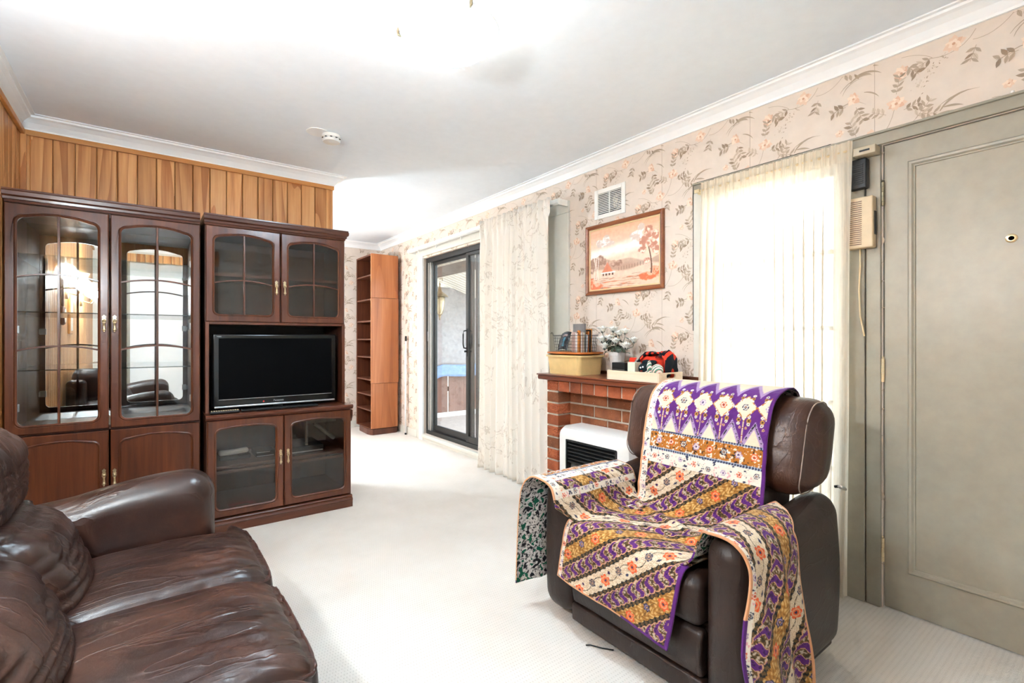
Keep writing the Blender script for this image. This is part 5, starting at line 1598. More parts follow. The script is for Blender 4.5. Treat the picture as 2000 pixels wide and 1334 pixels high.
rowsp = [[(p[0] - 0.0030, p[1], p[2]) for p in r[3:6]] for r in rowsm[2:9]]
MB().grid(rowsp).build('cover_figure', plain('teal_figure', C(40, 128, 150), 0.3, var=0.3), mg_, smooth=True)
rowsp = [[(p[0] - 0.0031, p[1], p[2]) for p in r[2:7]] for r in rowsm[9:11]]
MB().grid(rowsp).build('cover_heads', plain('pink_figure', C(206, 168, 160), 0.3, var=0.2), mg_, smooth=True)
ln = thing('notebook', 'white and orange notebook lying at the bottom of the basket', 'book', (2.32, 2.43, 1.056), 'books in the wire basket')
mb = MB().box(2.262, 2.40, 2.392, 2.50, 1.0545, 1.066); mb.build('pages', M['plaster'], ln)
MB().box(2.260, 2.402, 2.391, 2.501, 1.0662, 1.0690).build('cover', M['orange'], ln)

# roses in a frosted vase
vs_ = thing('rose_vase', 'frosted vase of white artificial roses on the mantel', 'flowers', (2.40, 2.065, MZ))
VXc, VYc = 2.400, 2.075
MB().lathe([(0.001, 0.001), (0.034, 0.001), (0.036, 0.006), (0.052, 0.150), (0.056, 0.155), (0.053, 0.155), (0.034, 0.01), (0.001, 0.008)], (VXc, VYc, MZ), 28).build('vase', plain('frosted_vase', C(214, 214, 212), 0.3, 0.5, var=0.02), vs_, smooth=True, auto=50)
M['stem'] = plain('rose_stem', C(84, 100, 78), 0.5)
M['rleaf'] = plain('rose_leaf', C(70, 84, 70), 0.4, var=0.25)
M['rose'] = plain('white_rose', C(240, 240, 232), 0.6, var=0.02)
RR = random.Random(12)
def rose(c, r, bud=False):
    mb = MB()
    for lay, (n, rr, tilt) in enumerate(((3, 0.45, 0.15), (4, 0.75, 0.4), (6, 1.0, 0.75))):
        for k in range(n):
            a = 2 * math.pi * k / n + lay
            rows_ = []
            for j in range(5):
                f = j / 4
                row = []
                for i in range(5):
                    g = (i / 4 - 0.5)
                    w = 1.5 * math.sin(math.pi * (0.15 + 0.75 * f)) * rr * r
                    out = rr * r * (0.25 + 0.75 * math.sin(f * 1.7)) * (0.6 + tilt * f)
                    ang = a + g * w / max(out, 0.3 * r)
                    row.append((c[0] + out * math.cos(ang), c[1] + out * math.sin(ang), c[2] + r * (-0.8 + 1.7 * f * (1.1 - 0.35 * tilt * f)) - 0.1 * r * abs(g)))
                rows_.append(row)
            mb.grid(rows_)
    o = mb.build('rose', M['rose'], vs_, smooth=True, solid=0.0008)
    cal = MB()
    for k in range(5):
        a = 2 * math.pi * k / 5
        cal.add([(c[0], c[1], c[2] - r * 0.95), (c[0] + 0.5 * r * math.cos(a - 0.35), c[1] + 0.5 * r * math.sin(a - 0.35), c[2] - 0.6 * r), (c[0] + 1.0 * r * math.cos(a), c[1] + 1.0 * r * math.sin(a), c[2] - 0.25 * r), (c[0] + 0.5 * r * math.cos(a + 0.35), c[1] + 0.5 * r * math.sin(a + 0.35), c[2] - 0.6 * r)], [(0, 1, 2, 3)])
    cal.build('calyx', M['rleaf'], o)
spots = [(-0.03, 0.10, 0.235), (-0.05, 0.02, 0.245), (-0.06, -0.04, 0.225), (0.0, 0.125, 0.30), (-0.01, -0.075, 0.285), (0.02, 0.05, 0.30), (-0.055, -0.115, 0.195), (0.01, -0.01, 0.275), (0.03, 0.10, 0.21), (-0.04, 0.07, 0.19), (0.02, -0.12, 0.23)]
for i, (a, b, h) in enumerate(spots):
    c = (VXc + a, VYc + b, MZ + h)
    rose(c, 0.024 if i % 3 else 0.028)
    mb = MB(); mb.tube([(VXc + a * 0.1, VYc + b * 0.1, MZ + 0.06), (VXc + a * 0.35, VYc + b * 0.3, MZ + 0.16), (VXc + a * 0.9, VYc + b * 0.95, MZ + h - 0.04), (c[0], c[1], c[2] - 0.018)], 0.002, 5)
    mb.build('stem', M['stem'], vs_, smooth=True)
def leaf3(c, d, up, L, w):
    d = Vector(d).normalized(); s = d.cross(Vector(up)).normalized(); n = s.cross(d)
    rows_ = []
    for j in range(6):
        f = j / 5
        ww = w * math.sin(math.pi * (0.06 + 0.92 * f)) ** 0.8
        ctr = Vector(c) + d * L * f - n * 0.25 * L * f * f
        rows_.append([tuple(ctr - s * ww + n * 0.15 * ww), tuple(ctr), tuple(ctr + s * ww + n * 0.15 * ww)])
    return MB().grid(rows_)
for k in range(44):
    a = RR.uniform(0, 6.28); r0 = RR.uniform(0.02, 0.075); h = RR.uniform(0.15, 0.255)
    c = (VXc + 0.6 * r0 * math.cos(a), VYc + 1.1 * r0 * math.sin(a), MZ + h)
    leaf3(c, (math.cos(a), math.sin(a) * 1.2, RR.uniform(-0.7, 0.5)), (0, 0, 1), RR.uniform(0.035, 0.06), RR.uniform(0.009, 0.015)).build('leaf', M['rleaf'], vs_, smooth=True)

# wooden tray with its contents
wt_ = thing('wooden_tray', 'pale wooden tray with a cut out handle on the mantel', 'tray', (2.27, 1.765, MZ))
M['ash'] = wood('pale_tray_wood', C(212, 184, 152), C(228, 204, 174), C(238, 220, 196), 1, 0.9, 0.5, 0.3)
tx0, tx1, ty0, ty1, tz1 = 2.168, 2.380, 1.585, 1.950, MZ + 0.055
MB().box(tx0 + 0.008, tx1 - 0.008, ty0 + 0.008, ty1 - 0.008, MZ + 0.0006, MZ + 0.006).build('base', M['ash'], wt_)
MB().box(tx0, tx0 + 0.008, ty0 + 0.0085, ty1 - 0.0085, MZ + 0.0006, tz1).build('side', M['ash'], wt_, bevel=0.002)
MB().box(tx1 - 0.008, tx1, ty0 + 0.0085, ty1 - 0.0085, MZ + 0.0006, tz1).build('side', M['ash'], wt_, bevel=0.002)
for yq in (ty0, ty1 - 0.008):
    xc_ = (tx0 + tx1) / 2
    hole = [(xc_ + 0.030 * (1 if k < 6 else -1) + 0.011 * math.cos(q), MZ + 0.036 + 0.011 * math.sin(q)) for k, q in enumerate(list(np.linspace(-math.pi / 2, math.pi / 2, 6)) + list(np.linspace(math.pi / 2, 1.5 * math.pi, 6)))]
    hole = hole[:6] + hole[6:]
    n = len(hole)
    outer = []
    for k, (hx, hz) in enumerate(hole):
        outer.append((tx1 if k < 6 else tx0, MZ + 0.0006 if (k < 3 or k >= 9) else tz1))
    mb = MB()
    loops = [[(p[0], yq, p[1]) for p in hole], [(p[0], yq, p[1]) for p in outer], [(p[0], yq + 0.008, p[1]) for p in outer], [(p[0], yq + 0.008, p[1]) for p in hole], [(p[0], yq, p[1]) for p in hole]]
    mb.rings(loops)
    mb.build('end', M['ash'], wt_)
bb = thing('black_box', 'small black cardboard box in the wooden tray', 'box', (2.24, 1.88, MZ + 0.0065))
MB().box(2.190, 2.285, 1.838, 1.932, MZ + 0.0068, MZ + 0.100).build('carton', M['black'], bb, bevel=0.002)
MB().box(2.1885, 2.1898, 1.838, 1.932, MZ + 0.058, MZ + 0.060).build('lid_line', M['alu'], bb)
mb = MB().lathe([(0.001, -0.0012), (0.011, -0.0012), (0.011, 0.0)], (2.190, 1.885, MZ + 0.034), 16, 0); mb.build('blue_logo', plain('blue_logo', C(70, 90, 190), 0.4), bb)
gb = thing('green_box', 'pale green carton behind the striped doll', 'box', (2.24, 1.80, MZ + 0.0065))
MB().box(2.205, 2.30, 1.775, 1.828, MZ + 0.0068, MZ + 0.105).build('carton', plain('pale_green_card', C(212, 218, 196), 0.5), gb, bevel=0.002)

# knitted bundle: red and black scarf, dark doll head, striped doll
def knit(name, ca, cb_, scale, axis='Z', dist=0.0, cc=None):
    t = NT(name)
    v = t.coord('Object')
    w = t.n('ShaderNodeTexWave', wave_type='BANDS', bands_direction=axis); t.l(v, w.inputs['Vector'])
    w.inputs['Scale'].default_value = scale; w.inputs['Distortion'].default_value = dist
    stops = [(0.0, ca), (0.48, ca), (0.5, cb_), (1.0, cb_)] if cc is None else [(0.0, ca), (0.33, ca), (0.35, cb_), (0.62, cb_), (0.65, cc), (1.0, cc)]
    c = t.ramp(w.outputs[0], stops)
    nm = t.bump(t.noise(v, 420, 2, 0.5), 0.5, 0.003)
    return t.done(t.bsdf(c, 0.9, 0.1, 0, nm))
M['redknit'] = knit('red_knit', C(206, 50, 34), C(216, 66, 44), 60)
M['redblack'] = knit('red_black_knit', C(212, 62, 42), C(28, 30, 36), 9, 'Y', 3.0)
M['darkknit'] = knit('dark_knit', C(26, 32, 36), C(34, 42, 46), 80)
M['stripe'] = knit('striped_knit', C(236, 226, 214), C(200, 70, 64), 26, 'DIAGONAL', 0.4, C(84, 150, 128))
sc_ = thing('knitted_scarf', 'folded red and black knitted scarf in the wooden tray', 'scarf', (2.29, 1.69, MZ + 0.007))
def wob(s, a):
    return lambda p, q=None: (p[0] + a * N3(p[0] * 30, p[1] * 30, p[2] * 30 + s), p[1] + a * N3(p[1] * 30 + s, p[2] * 30, p[0] * 30), p[2] + a * N3(p[2] * 30, p[0] * 30 + s, p[1] * 30))
rows_ = []
path = [(2.30, 1.80, MZ + 0.012), (2.29, 1.81, MZ + 0.06), (2.30, 1.79, MZ + 0.125), (2.31, 1.755, MZ + 0.155), (2.315, 1.70, MZ + 0.160), (2.32, 1.645, MZ + 0.165), (2.32, 1.613, MZ + 0.14), (2.315, 1.608, MZ + 0.08), (2.31, 1.615, MZ + 0.012)]
for k in range(len(path) - 1):
    for f in np.linspace(0, 1, 6)[:-1]:
        p = [lerp(path[k][i], path[k + 1][i], f) for i in range(3)]
        rows_.append([(p[0] + g, p[1] + 0.006 * math.sin(g * 80 + k), p[2] + 0.010 * math.sin(g * 55 + k * 1.3) - 0.9 * g * g * 4) for g in np.linspace(-0.058, 0.045, 12)])
MB().grid(rows_).build('fold', M['redblack'], sc_, smooth=True, solid=0.010)
MB().rbox(2.255, 2.355, 1.64, 1.79, MZ + 0.008, MZ + 0.140, 0.035, (6, 8, 6), wob(3, 0.012)).build('inner_fold', M['redknit'], sc_, smooth=True)
for k in range(7):
    mb = MB(); y_ = 1.800 + 0.004 * k; mb.tube([(2.25 - 0.004 * k, y_, MZ + 0.13), (2.232, y_ + 0.016, MZ + 0.09), (2.222 + 0.003 * k, y_ + 0.014, MZ + 0.045)], 0.003, 6); mb.build('tassel', M['redknit'], sc_, smooth=True)
text('scarf_lettering', 'ERS', 0.034, (2.268, 1.655, MZ + 0.140), (math.radians(62), 0, math.radians(-90)), M['darkknit'], sc_)
dh = thing('dark_knitted_doll', 'dark knitted doll head with button eyes in the tray', 'doll', (2.235, 1.72, MZ + 0.02))
MB().ell((2.222, 1.722, MZ + 0.072), 0.026, 0.036, 0.034, 18, 12, None, wob(5, 0.004)).build('head', M['darkknit'], dh, smooth=True)
MB().rbox(2.212, 2.25, 1.655, 1.735, MZ + 0.092, MZ + 0.120, 0.012, (4, 6, 3), wob(6, 0.006)).build('arm', M['darkknit'], dh, smooth=True)
for (yy, zz) in ((1.728, 0.078), (1.712, 0.082)):
    MB().lathe([(0.001, -0.002), (0.005, -0.002), (0.005, 0.0)], (2.1965, yy, MZ + zz), 12, 0).build('eye', M['offwhite'], dh)
MB().box(2.1955, 2.197, 1.716, 1.732, MZ + 0.058, MZ + 0.061).build('mouth', M['redknit'], dh)
sdl = thing('striped_doll', 'pastel striped knitted soft toy at the front of the tray', 'soft toy', (2.215, 1.64, MZ + 0.01))
MB().ell((2.222, 1.690, MZ + 0.040), 0.022, 0.062, 0.030, 18, 12, None, wob(8, 0.004)).build('body', M['stripe'], sdl, smooth=True)
MB().ell((2.216, 1.632, MZ + 0.066), 0.026, 0.036, 0.034, 18, 12, None, wob(9, 0.004)).build('head', M['stripe'], sdl, smooth=True)
MB().ell((2.214, 1.682, MZ + 0.084), 0.013, 0.016, 0.034, 14, 10).build('ear', M['stripe'], sdl, smooth=True)

# ------------------------------------------------------------------ leather sofa along the pine wall
sofa = thing('leather_sofa', 'dark brown leather three seat sofa with piped cushions at lower left', 'sofa', (-0.15, 1.3, 0))
def wr(p, sx, sy, sz, amp, seed=0.0, pw=3.0):
    n = mnoise.noise(Vector((p[0] * sx + seed, p[1] * sy, p[2] * sz)))
    return amp * (1 - abs(n) * 2) ** pw if abs(n) < 0.5 else 0.0
SA0, SA1 = 2.050, 2.235
MB().box(-0.545, 0.235, 0.40, 2.20, 0.05, 0.285).build('base', M['sofa'], sofa, bevel=0.012)
for k, (xx, yy) in enumerate(((-0.45, 0.45), (0.15, 0.45), (-0.45, 2.12), (0.15, 2.12))):
    MB().lathe([(0.02, 0.0), (0.026, 0.05)], (xx, yy, 0.0), 12).build('foot', M['black'], sofa)
MB().rbox(-0.565, -0.43, 0.40, 2.22, 0.06, 0.80, 0.04, (3, 10, 6)).build('back_frame', M['sofa'], sofa, smooth=True)
def arm_fn(s):
    def fn(p, q):
        x, y, z = p
        if q[2] > 0:
            z -= 0.055 * sstep(0.20, -0.45, x) * q[2]
            z += 0.012 * math.sin(max(0, min(1, (x + 0.2) / 0.4)) * math.pi) * q[2]
        y += wr(p, 3, 14, 9, 0.0025, 4)
        return (x, y, z)
    return fn
MB().rbox(-0.50, 0.200, SA0, SA1, 0.06, 0.665, 0.085, (22, 5, 14), arm_fn(1)).build('arm', M['sofa'], sofa, smooth=True)
MB().rbox(-0.50, 0.200, 0.380, 0.565, 0.06, 0.665, 0.085, (12, 5, 10), arm_fn(1)).build('arm', M['sofa'], sofa, smooth=True)
def seat_fn(y0, y1, tee):
    def fn(p, q):
        x, y, z = p
        a, b, c = q
        if tee and b > 0:
            y += 0.115 * sstep(0.215, 0.255, x) * b ** 4
        if c > 0:
            crown_ = 0.035 * (1 - min(1, abs(a)) ** 3) * (1 - min(1, abs(b)) ** 3)
            z += crown_ * c
            z += -wr((x, y, 0), 7, 30, 1, 0.010, y0 * 3, 5) * c * sstep(-0.10, 0.22, x)
            z += 0.004 * N3(x * 9, y * 9, 1.7) * c
        x += 0.020 * sstep(0.1, 0.3, x) * (1 - abs(c) ** 2) * (1 - abs(b) ** 4)
        if a > 0.6:
            z -= 0.022 * sstep(0.6, 1.0, a) * max(0, c)
            y += (-0.016 * b ** 3) * sstep(0.75, 1.0, a)
        return (x, y, z)
    return fn
SEATS = ((1.612, 2.046, True), (1.098, 1.608, False), (0.580, 1.094, False))
for (y0, y1, tee) in SEATS:
    f_ = seat_fn(y0, y1, tee)
    sc1 = MB().rbox(-0.20, 0.300, y0, y1, 0.290, 0.452, 0.032, (34, 34, 5), f_).build('seat_cushion', M['sofa'], sofa, smooth=True)
    # piping: rim of the cushion top, through the same deformation
    def rim(zc):
        pts = []
        R0 = 0.032
        def put(x, y, a, b):
            q = (a, b, zc)
            zz = 0.371 + 0.081 * zc
            pts.append(f_((x, y, zz), q))
        n = 26
        xa, xb = -0.20, 0.300
        for i in range(n):                  # far side
            f = i / (n - 1); x = lerp(xa + R0, xb - R0, f); put(x, y1 - 0.004, (x - 0.05) / 0.25, 1.0)
        for i in range(1, 6):
            q = math.pi / 2 * (1 - i / 6); put(xb - R0 + R0 * math.cos(q), y1 - R0 + R0 * math.sin(q) - 0.002, 1.0, 1.0 - 0.02 * i)
        for i in range(n):
            f = i / (n - 1); y = lerp(y1 - R0, y0 + R0, f); put(xb - 0.003, y, 0.99, (y - (y0 + y1) / 2) / ((y1 - y0) / 2))
        for i in range(1, 6):
            q = -math.pi / 2 * (i / 6); put(xb - R0 + R0 * math.cos(q), y0 + R0 + R0 * math.sin(q) + 0.002, 1.0, -1.0)
        for i in range(n):
            f = i / (n - 1); x = lerp(xb - R0, xa + R0, f); put(x, y0 + 0.004, (x - 0.05) / 0.25, -1.0)
        return pts
    MB().tube(rim(0.70), 0.0048, 7).build('piping', M['sofapipe'], sc1, smooth=True)
def lumbar_fn(y0, y1, seed):
    ym_ = (y0 + y1) / 2; hh = (y1 - y0) / 2
    def fn(p, q):
        x, y, z = p
        a, b, c = q
        if a > -0.5:
            k = (1 - abs(b) ** 2.5)
            bulge = 0.050 * k * math.cos(c * 1.2)
            lean = -0.10 * (c * 0.5 + 0.5) ** 1.4
            x += (bulge + lean) * (a * 0.5 + 0.5)
            cr = wr((0, y * 0.5, z + 0.06 * (y - ym_) ** 2 * 8), 1, 7, 34, 0.011, seed, 5)
            x -= cr * (a * 0.5 + 0.5)
            z += 0.012 * N3(y * 6, z * 6, seed) * (a * 0.5 + 0.5)
        return (x, y, z)
    return fn
def head_fn(y0, y1, seed):
    ym_ = (y0 + y1) / 2; hh = (y1 - y0) / 2
    def fn(p, q):
        x, y, z = p
        a, b, c = q
        k = (1 - abs(b) ** 3)
        x += 0.022 * k * (a * 0.5 + 0.5) * math.cos(c * 1.3)
        z += 0.02 * k * max(0, c)
        ang = math.atan2(z - 0.76, (y - ym_) * 0.8 + 0.0001)
        cr = wr((ang * 0.9, 0, z * 0.4 + y), 4, 1, 6, 0.0055, seed, 3) + wr((y, 0, z), 5, 1, 15, 0.0045, seed + 4, 3)
        x -= cr * max(0.2, a)
        return (x, y, z)
    return fn
for i, (y0, y1, tee) in enumerate(SEATS):
    yy0, yy1 = y0 + 0.002, y1 - 0.002 + (0.085 if tee else 0)
    MB().rbox(-0.48, -0.150, y0 + 0.002, y1 - 0.002, 0.36, 0.685, 0.075, (6, 30, 30), lumbar_fn(y0, y1, i * 3.1)).build('back_cushion', M['sofa'], sofa, smooth=True)
    MB().rbox(-0.54, -0.300, yy0, yy1, 0.625, 0.885, 0.085, (8, 30, 26), head_fn(yy0, yy1, i * 2.3 + 1)).build('head_cushion', M['sofa'], sofa, smooth=True)

# ------------------------------------------------------------------ recliner armchair
ac = thing('recliner_armchair', 'dark brown leather recliner armchair under a patchwork quilt', 'armchair', (1.7, 1.12, 0))
AY0, AY1 = 0.690, 1.558
IY0, IY1 = 0.826, 1.396
MB().box(1.385, 2.00, AY0 + 0.02, AY1 - 0.02, 0.035, 0.27).build('base', M['chair'], ac, bevel=0.01)
for (xx, yy) in ((1.46, 0.78), (1.92, 0.78), (1.46, 1.47), (1.92, 1.47)):
    MB().lathe([(0.022, 0.0), (0.028, 0.035)], (xx, yy, 0.0), 12).build('foot', M['black'], ac)
def carm(sgn):
    def fn(p, q):
        x, y, z = p
        if q[2] > 0:
            z += 0.020 * sstep(1.75, 2.0, x) * q[2]
            z += wr((x, y, z), 22, 4, 4, -0.004, sgn, 4) * sstep(1.6, 1.9, x)
        return (x, y + 0.012 * sgn * math.sin(min(1, max(0, (z - 0.05) / 0.5)) * math.pi) * (1 if q[1] * sgn > 0 else 0), z)
    return fn
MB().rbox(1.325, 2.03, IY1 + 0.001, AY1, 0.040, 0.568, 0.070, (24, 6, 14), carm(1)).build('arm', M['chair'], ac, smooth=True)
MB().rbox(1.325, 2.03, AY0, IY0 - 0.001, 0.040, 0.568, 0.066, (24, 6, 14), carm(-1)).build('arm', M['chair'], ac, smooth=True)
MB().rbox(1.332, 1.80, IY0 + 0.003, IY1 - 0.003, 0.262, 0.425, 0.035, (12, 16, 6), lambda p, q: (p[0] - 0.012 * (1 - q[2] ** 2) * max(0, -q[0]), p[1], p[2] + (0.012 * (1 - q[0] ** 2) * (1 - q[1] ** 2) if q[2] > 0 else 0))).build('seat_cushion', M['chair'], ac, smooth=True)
MB().rbox(1.348, 1.384, IY0 + 0.004, IY1 - 0.004, 0.110, 0.258, 0.016, (2, 14, 8), lambda p, q: (p[0] - (0.014 * math.sin((q[2] * 0.5 + 0.5) * math.pi) + wr(p, 2, 9, 18, 0.003, 2)) * (1 if q[0] < 0 else 0), p[1], p[2])).build('footrest', M['chair'], ac, smooth=True)
MB().rbox(1.342, 1.384, IY0 + 0.002, IY1 - 0.002, 0.040, 0.108, 0.010, (2, 10, 3)).build('footrest_rail', M['chair'], ac, smooth=True)
def back_fn(p, q):
    x, y, z = p
    a, b, c = q
    t_ = (z - 0.58) / 0.37
    x += 0.085 * t_                                   # recline
    x -= 0.030 * (1 - b * b) * (1 - c * c) * (1 if a < 0 else 0)
    # side wings lean back toward the ends
    x += 0.025 * abs(b) ** 4
    if c < 0:
        y = 1.124 + (y - 1.124) * (1 - 0.05 * c * c)
    z += 0.014 * (1 - b * b) * max(0, c)
    x += wr((x, y, z), 3, 16, 10, 0.005, 3, 4) * (1 if a < 0 else 0) * abs(b) ** 2
    return (x, y, z)
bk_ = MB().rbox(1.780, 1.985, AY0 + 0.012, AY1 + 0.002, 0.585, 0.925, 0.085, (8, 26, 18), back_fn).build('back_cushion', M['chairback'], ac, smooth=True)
MB().rbox(1.745, 1.96, IY0 + 0.006, IY1 - 0.006, 0.39, 0.61, 0.04, (5, 14, 8), lambda p, q: (p[0] + 0.02 * (q[2]), p[1], p[2])).build('back_lower', M['chair'], ac, smooth=True)
def back_pipe(b):
    pts = []
    y = (AY0 + AY1 + 0.014) / 2 + b * (AY1 - AY0 - 0.010) / 2
    cx_, cz_ = 1.8825, 0.755
    for (px_, pz_) in rrect(-0.0925, 0.0925, -0.160, 0.160, 0.072, 9):
        pts.append(back_fn((cx_ + px_, y, cz_ + pz_), (px_ / 0.1025, b, pz_ / 0.17)))
    return pts
for b in (-0.905, 0.905):
    MB().tube(back_pipe(b), 0.0024, 7, True).build('piping', M['chairpipe'], bk_, smooth=True)
for (ya, yb) in ((IY1 + 0.006, AY1 - 0.006), (AY0 + 0.006, IY0 - 0.006)):
    pass
lv = MB().rbox(1.975, 2.015, 0.668, 0.688, 0.618, 0.630, 0.006, (4, 2, 1), lambda p, q: (p[0], p[1], p[2] - 0.008 * (q[0] + 1)))
lv.build('lever', M['alu'], ac, smooth=True)
MB().tube([(1.995, 0.702, 0.615), (1.995, 0.684, 0.620)], 0.005, 8).build('lever_shaft', M['matblack'], ac, smooth=True)

# ------------------------------------------------------------------ patchwork quilt on the armchair
def rgb(*c):
    return np.array(c, float) / 255
PAL = dict(cream=(206, 188, 162), line=(164, 136, 108), purple=(84, 32, 106), dkpurple=(54, 20, 70), olive=(92, 68, 32), gold=(158, 110, 48), ltgold=(194, 156, 96), dark=(24, 26, 24),
           diamond=(92, 68, 38), pink=(190, 142, 108), orange=(208, 84, 38), navy=(44, 48, 74), white=(212, 202, 186), peach=(200, 144, 104), brown=(164, 100, 32), lilac=(150, 126, 160))
def setc(col, mask, name):
    m = mask if mask.dtype == bool else mask > 0.5
    col[m] = rgb(*PAL[name])
def flower(col, dx, dy, r, c1, c2='white'):
    d = np.hypot(dx, dy); th = np.arctan2(dy, dx)
    setc(col, d < r * (0.92 + 0.14 * np.cos(6 * th)), c1)
    setc(col, (np.abs(d - r * 0.55) < r * 0.10), c2)
    setc(col, d < r * 0.22, 'navy' if c1 != 'navy' else 'pink')
def wrapc(x, p):
    return x - p * np.round(x / p)
def stripes(c, l):
    """c across the bands, l along them (metres)"""
    col = np.zeros(c.shape + (3,)); col[:] = rgb(*PAL['dark'])
    P = 0.268
    sc = 0.0045 * np.abs(np.sin(l * math.pi / 0.026))
    cm = np.mod(c, P)
    def band(a, b):
        return (cm > a + 0.004 - sc) & (cm < b - 0.004 + sc)
    # diamond chain in the dark gaps
    for g in (0.070, 0.136, 0.198, 0.263):
        dd = np.abs(cm - g) / 0.0075 + np.abs(wrapc(l, 0.019)) / 0.0085
        setc(col, dd < 0.9, 'diamond')
    def paisley(a, b):
        w = (cm - a) / (b - a)
        m = band(a, b)
        ph = l / 0.046 + 0.42 * np.sin(w * math.pi * 2.0 - 0.6) * 0.75 + w * 0.9
        s = np.sin(2 * math.pi * ph)
        sub = np.zeros_like(col); sub[:] = rgb(*PAL['olive'])
        sub[s > 0.05] = rgb(*PAL['purple'])
        nz = fbm(l, c, 170, 3, 2)
        sub[(s < -0.35) & (nz > 0.56)] = rgb(176, 160, 138)
        sub[(s < -0.2) & (nz < 0.36)] = rgb(52, 40, 22)
        sub[(s > 0.75) & (nz > 0.6)] = rgb(*PAL['dkpurple'])
        sub[np.abs(s - 0.05) < 0.17] = rgb(*PAL['pink'])
        edge = (np.abs(cm - (a + 0.006 - sc)) < 0.0016) | (np.abs(cm - (b - 0.006 + sc)) < 0.0016)
        sub[edge] = rgb(*PAL['pink'])
        col[m] = sub[m]
    paisley(0.075, 0.131); paisley(0.203, 0.258)
    # cream band
    m = band(0.001, 0.065)
    sub = np.zeros_like(col); sub[:] = rgb(*PAL['cream'])
    wv = np.sin(2 * math.pi * (cm / 0.0062 + 0.5 * np.sin(l * 2 * math.pi / 0.022)))
    sub[wv > 0.72] = rgb(*PAL['line'])
    lx = wrapc(l, 0.15); ly = cm - 0.033
    vine = np.abs(ly - 0.014 * np.sin(2 * math.pi * l / 0.15)) < 0.0012
    setc(sub, vine, 'dark')
    flower(sub, lx, ly - 0.004, 0.021, 'orange', 'peach')
    l2 = wrapc(l + 0.068, 0.15)
    flower(sub, l2, ly + 0.004, 0.015, 'navy', 'line')
    l3 = wrapc(l + 0.036, 0.15)
    setc(sub, (np.abs(l3) / 0.011 + np.abs(ly - 0.018) / 0.005) < 1, 'navy')
    l4 = wrapc(l - 0.032, 0.15)
    setc(sub, (np.hypot(l4, ly + 0.012) < 0.006), 'dkpurple')
    col[m] = sub[m]
    # gold band
    m = band(0.141, 0.193)
    sub = np.zeros_like(col); sub[:] = rgb(*PAL['gold'])
    sw = np.sin(l * 2 * math.pi / 0.024 + 2.2 * np.sin(cm * 2 * math.pi / 0.034)) * np.sin(cm * 2 * math.pi / 0.021 + np.sin(l * 180))
    sub[sw > 0.35] = rgb(*PAL['ltgold']); sub[sw < -0.55] = rgb(128, 86, 34)
    ly = cm - 0.167
    lx = wrapc(l + 0.03, 0.17)
    flower(sub, lx, ly, 0.020, 'orange', 'peach')
    lx = wrapc(l + 0.105, 0.17)
    flower(sub, lx, ly + 0.008, 0.014, 'navy', 'lilac')
    vine = np.abs(ly - 0.012 * np.sin(2 * math.pi * l / 0.17 + 1)) < 0.0010
    setc(sub, vine & (sw < 0.2), 'olive')
    col[m] = sub[m]
    return col
def floral(a, b, p=0.062):
    """cream ground with small scattered flowers"""
    col = np.zeros(a.shape + (3,)); col[:] = rgb(*PAL['white'])
    k = np.round(a / p)
    dx = a - k * p
    jit = 0.008 * np.sin(k * 7.3)
    for nm, mod in (('orange', 0), ('navy', 1), ('lilac', 2)):
        sel = np.mod(k, 3) == mod
        sub = col.copy()
        flower(sub, dx, b - jit, 0.011, nm)
        col[sel] = sub[sel]
    n = fbm(a, b, 110, 5, 2)
    far = np.abs(dx) > 0.015
    col[far & (n > 0.70)] = rgb(*PAL['navy'])
    col[far & (n < 0.27)] = rgb(206, 150, 150)
    return col
def brownband(a, b, h):
    """b 0..h inside"""
    col = np.zeros(a.shape + (3,)); col[:] = rgb(*PAL['brown'])
    n = fbm(a, b, 130, 9, 2)
    col[n > 0.66] = rgb(*PAL['white']); col[n < 0.26] = rgb(*PAL['dark'])
    k = np.round(a / 0.058); dx = a - k * 0.058
    for nm, mod in (('lilac', 0), ('orange', 1), ('navy', 2)):
        sel = np.mod(k, 3) == mod
        sub = col.copy(); flower(sub, dx, b - h / 2, 0.014, nm); col[sel] = sub[sel]
    for e_ in (0.004, h - 0.004):
        m = np.abs(b - e_) < 0.0065
        col[m] = rgb(150, 160, 176)
        col[m & (np.hypot(wrapc(a, 0.011), b - e_) < 0.0045)] = rgb(*PAL['navy'])
    return col
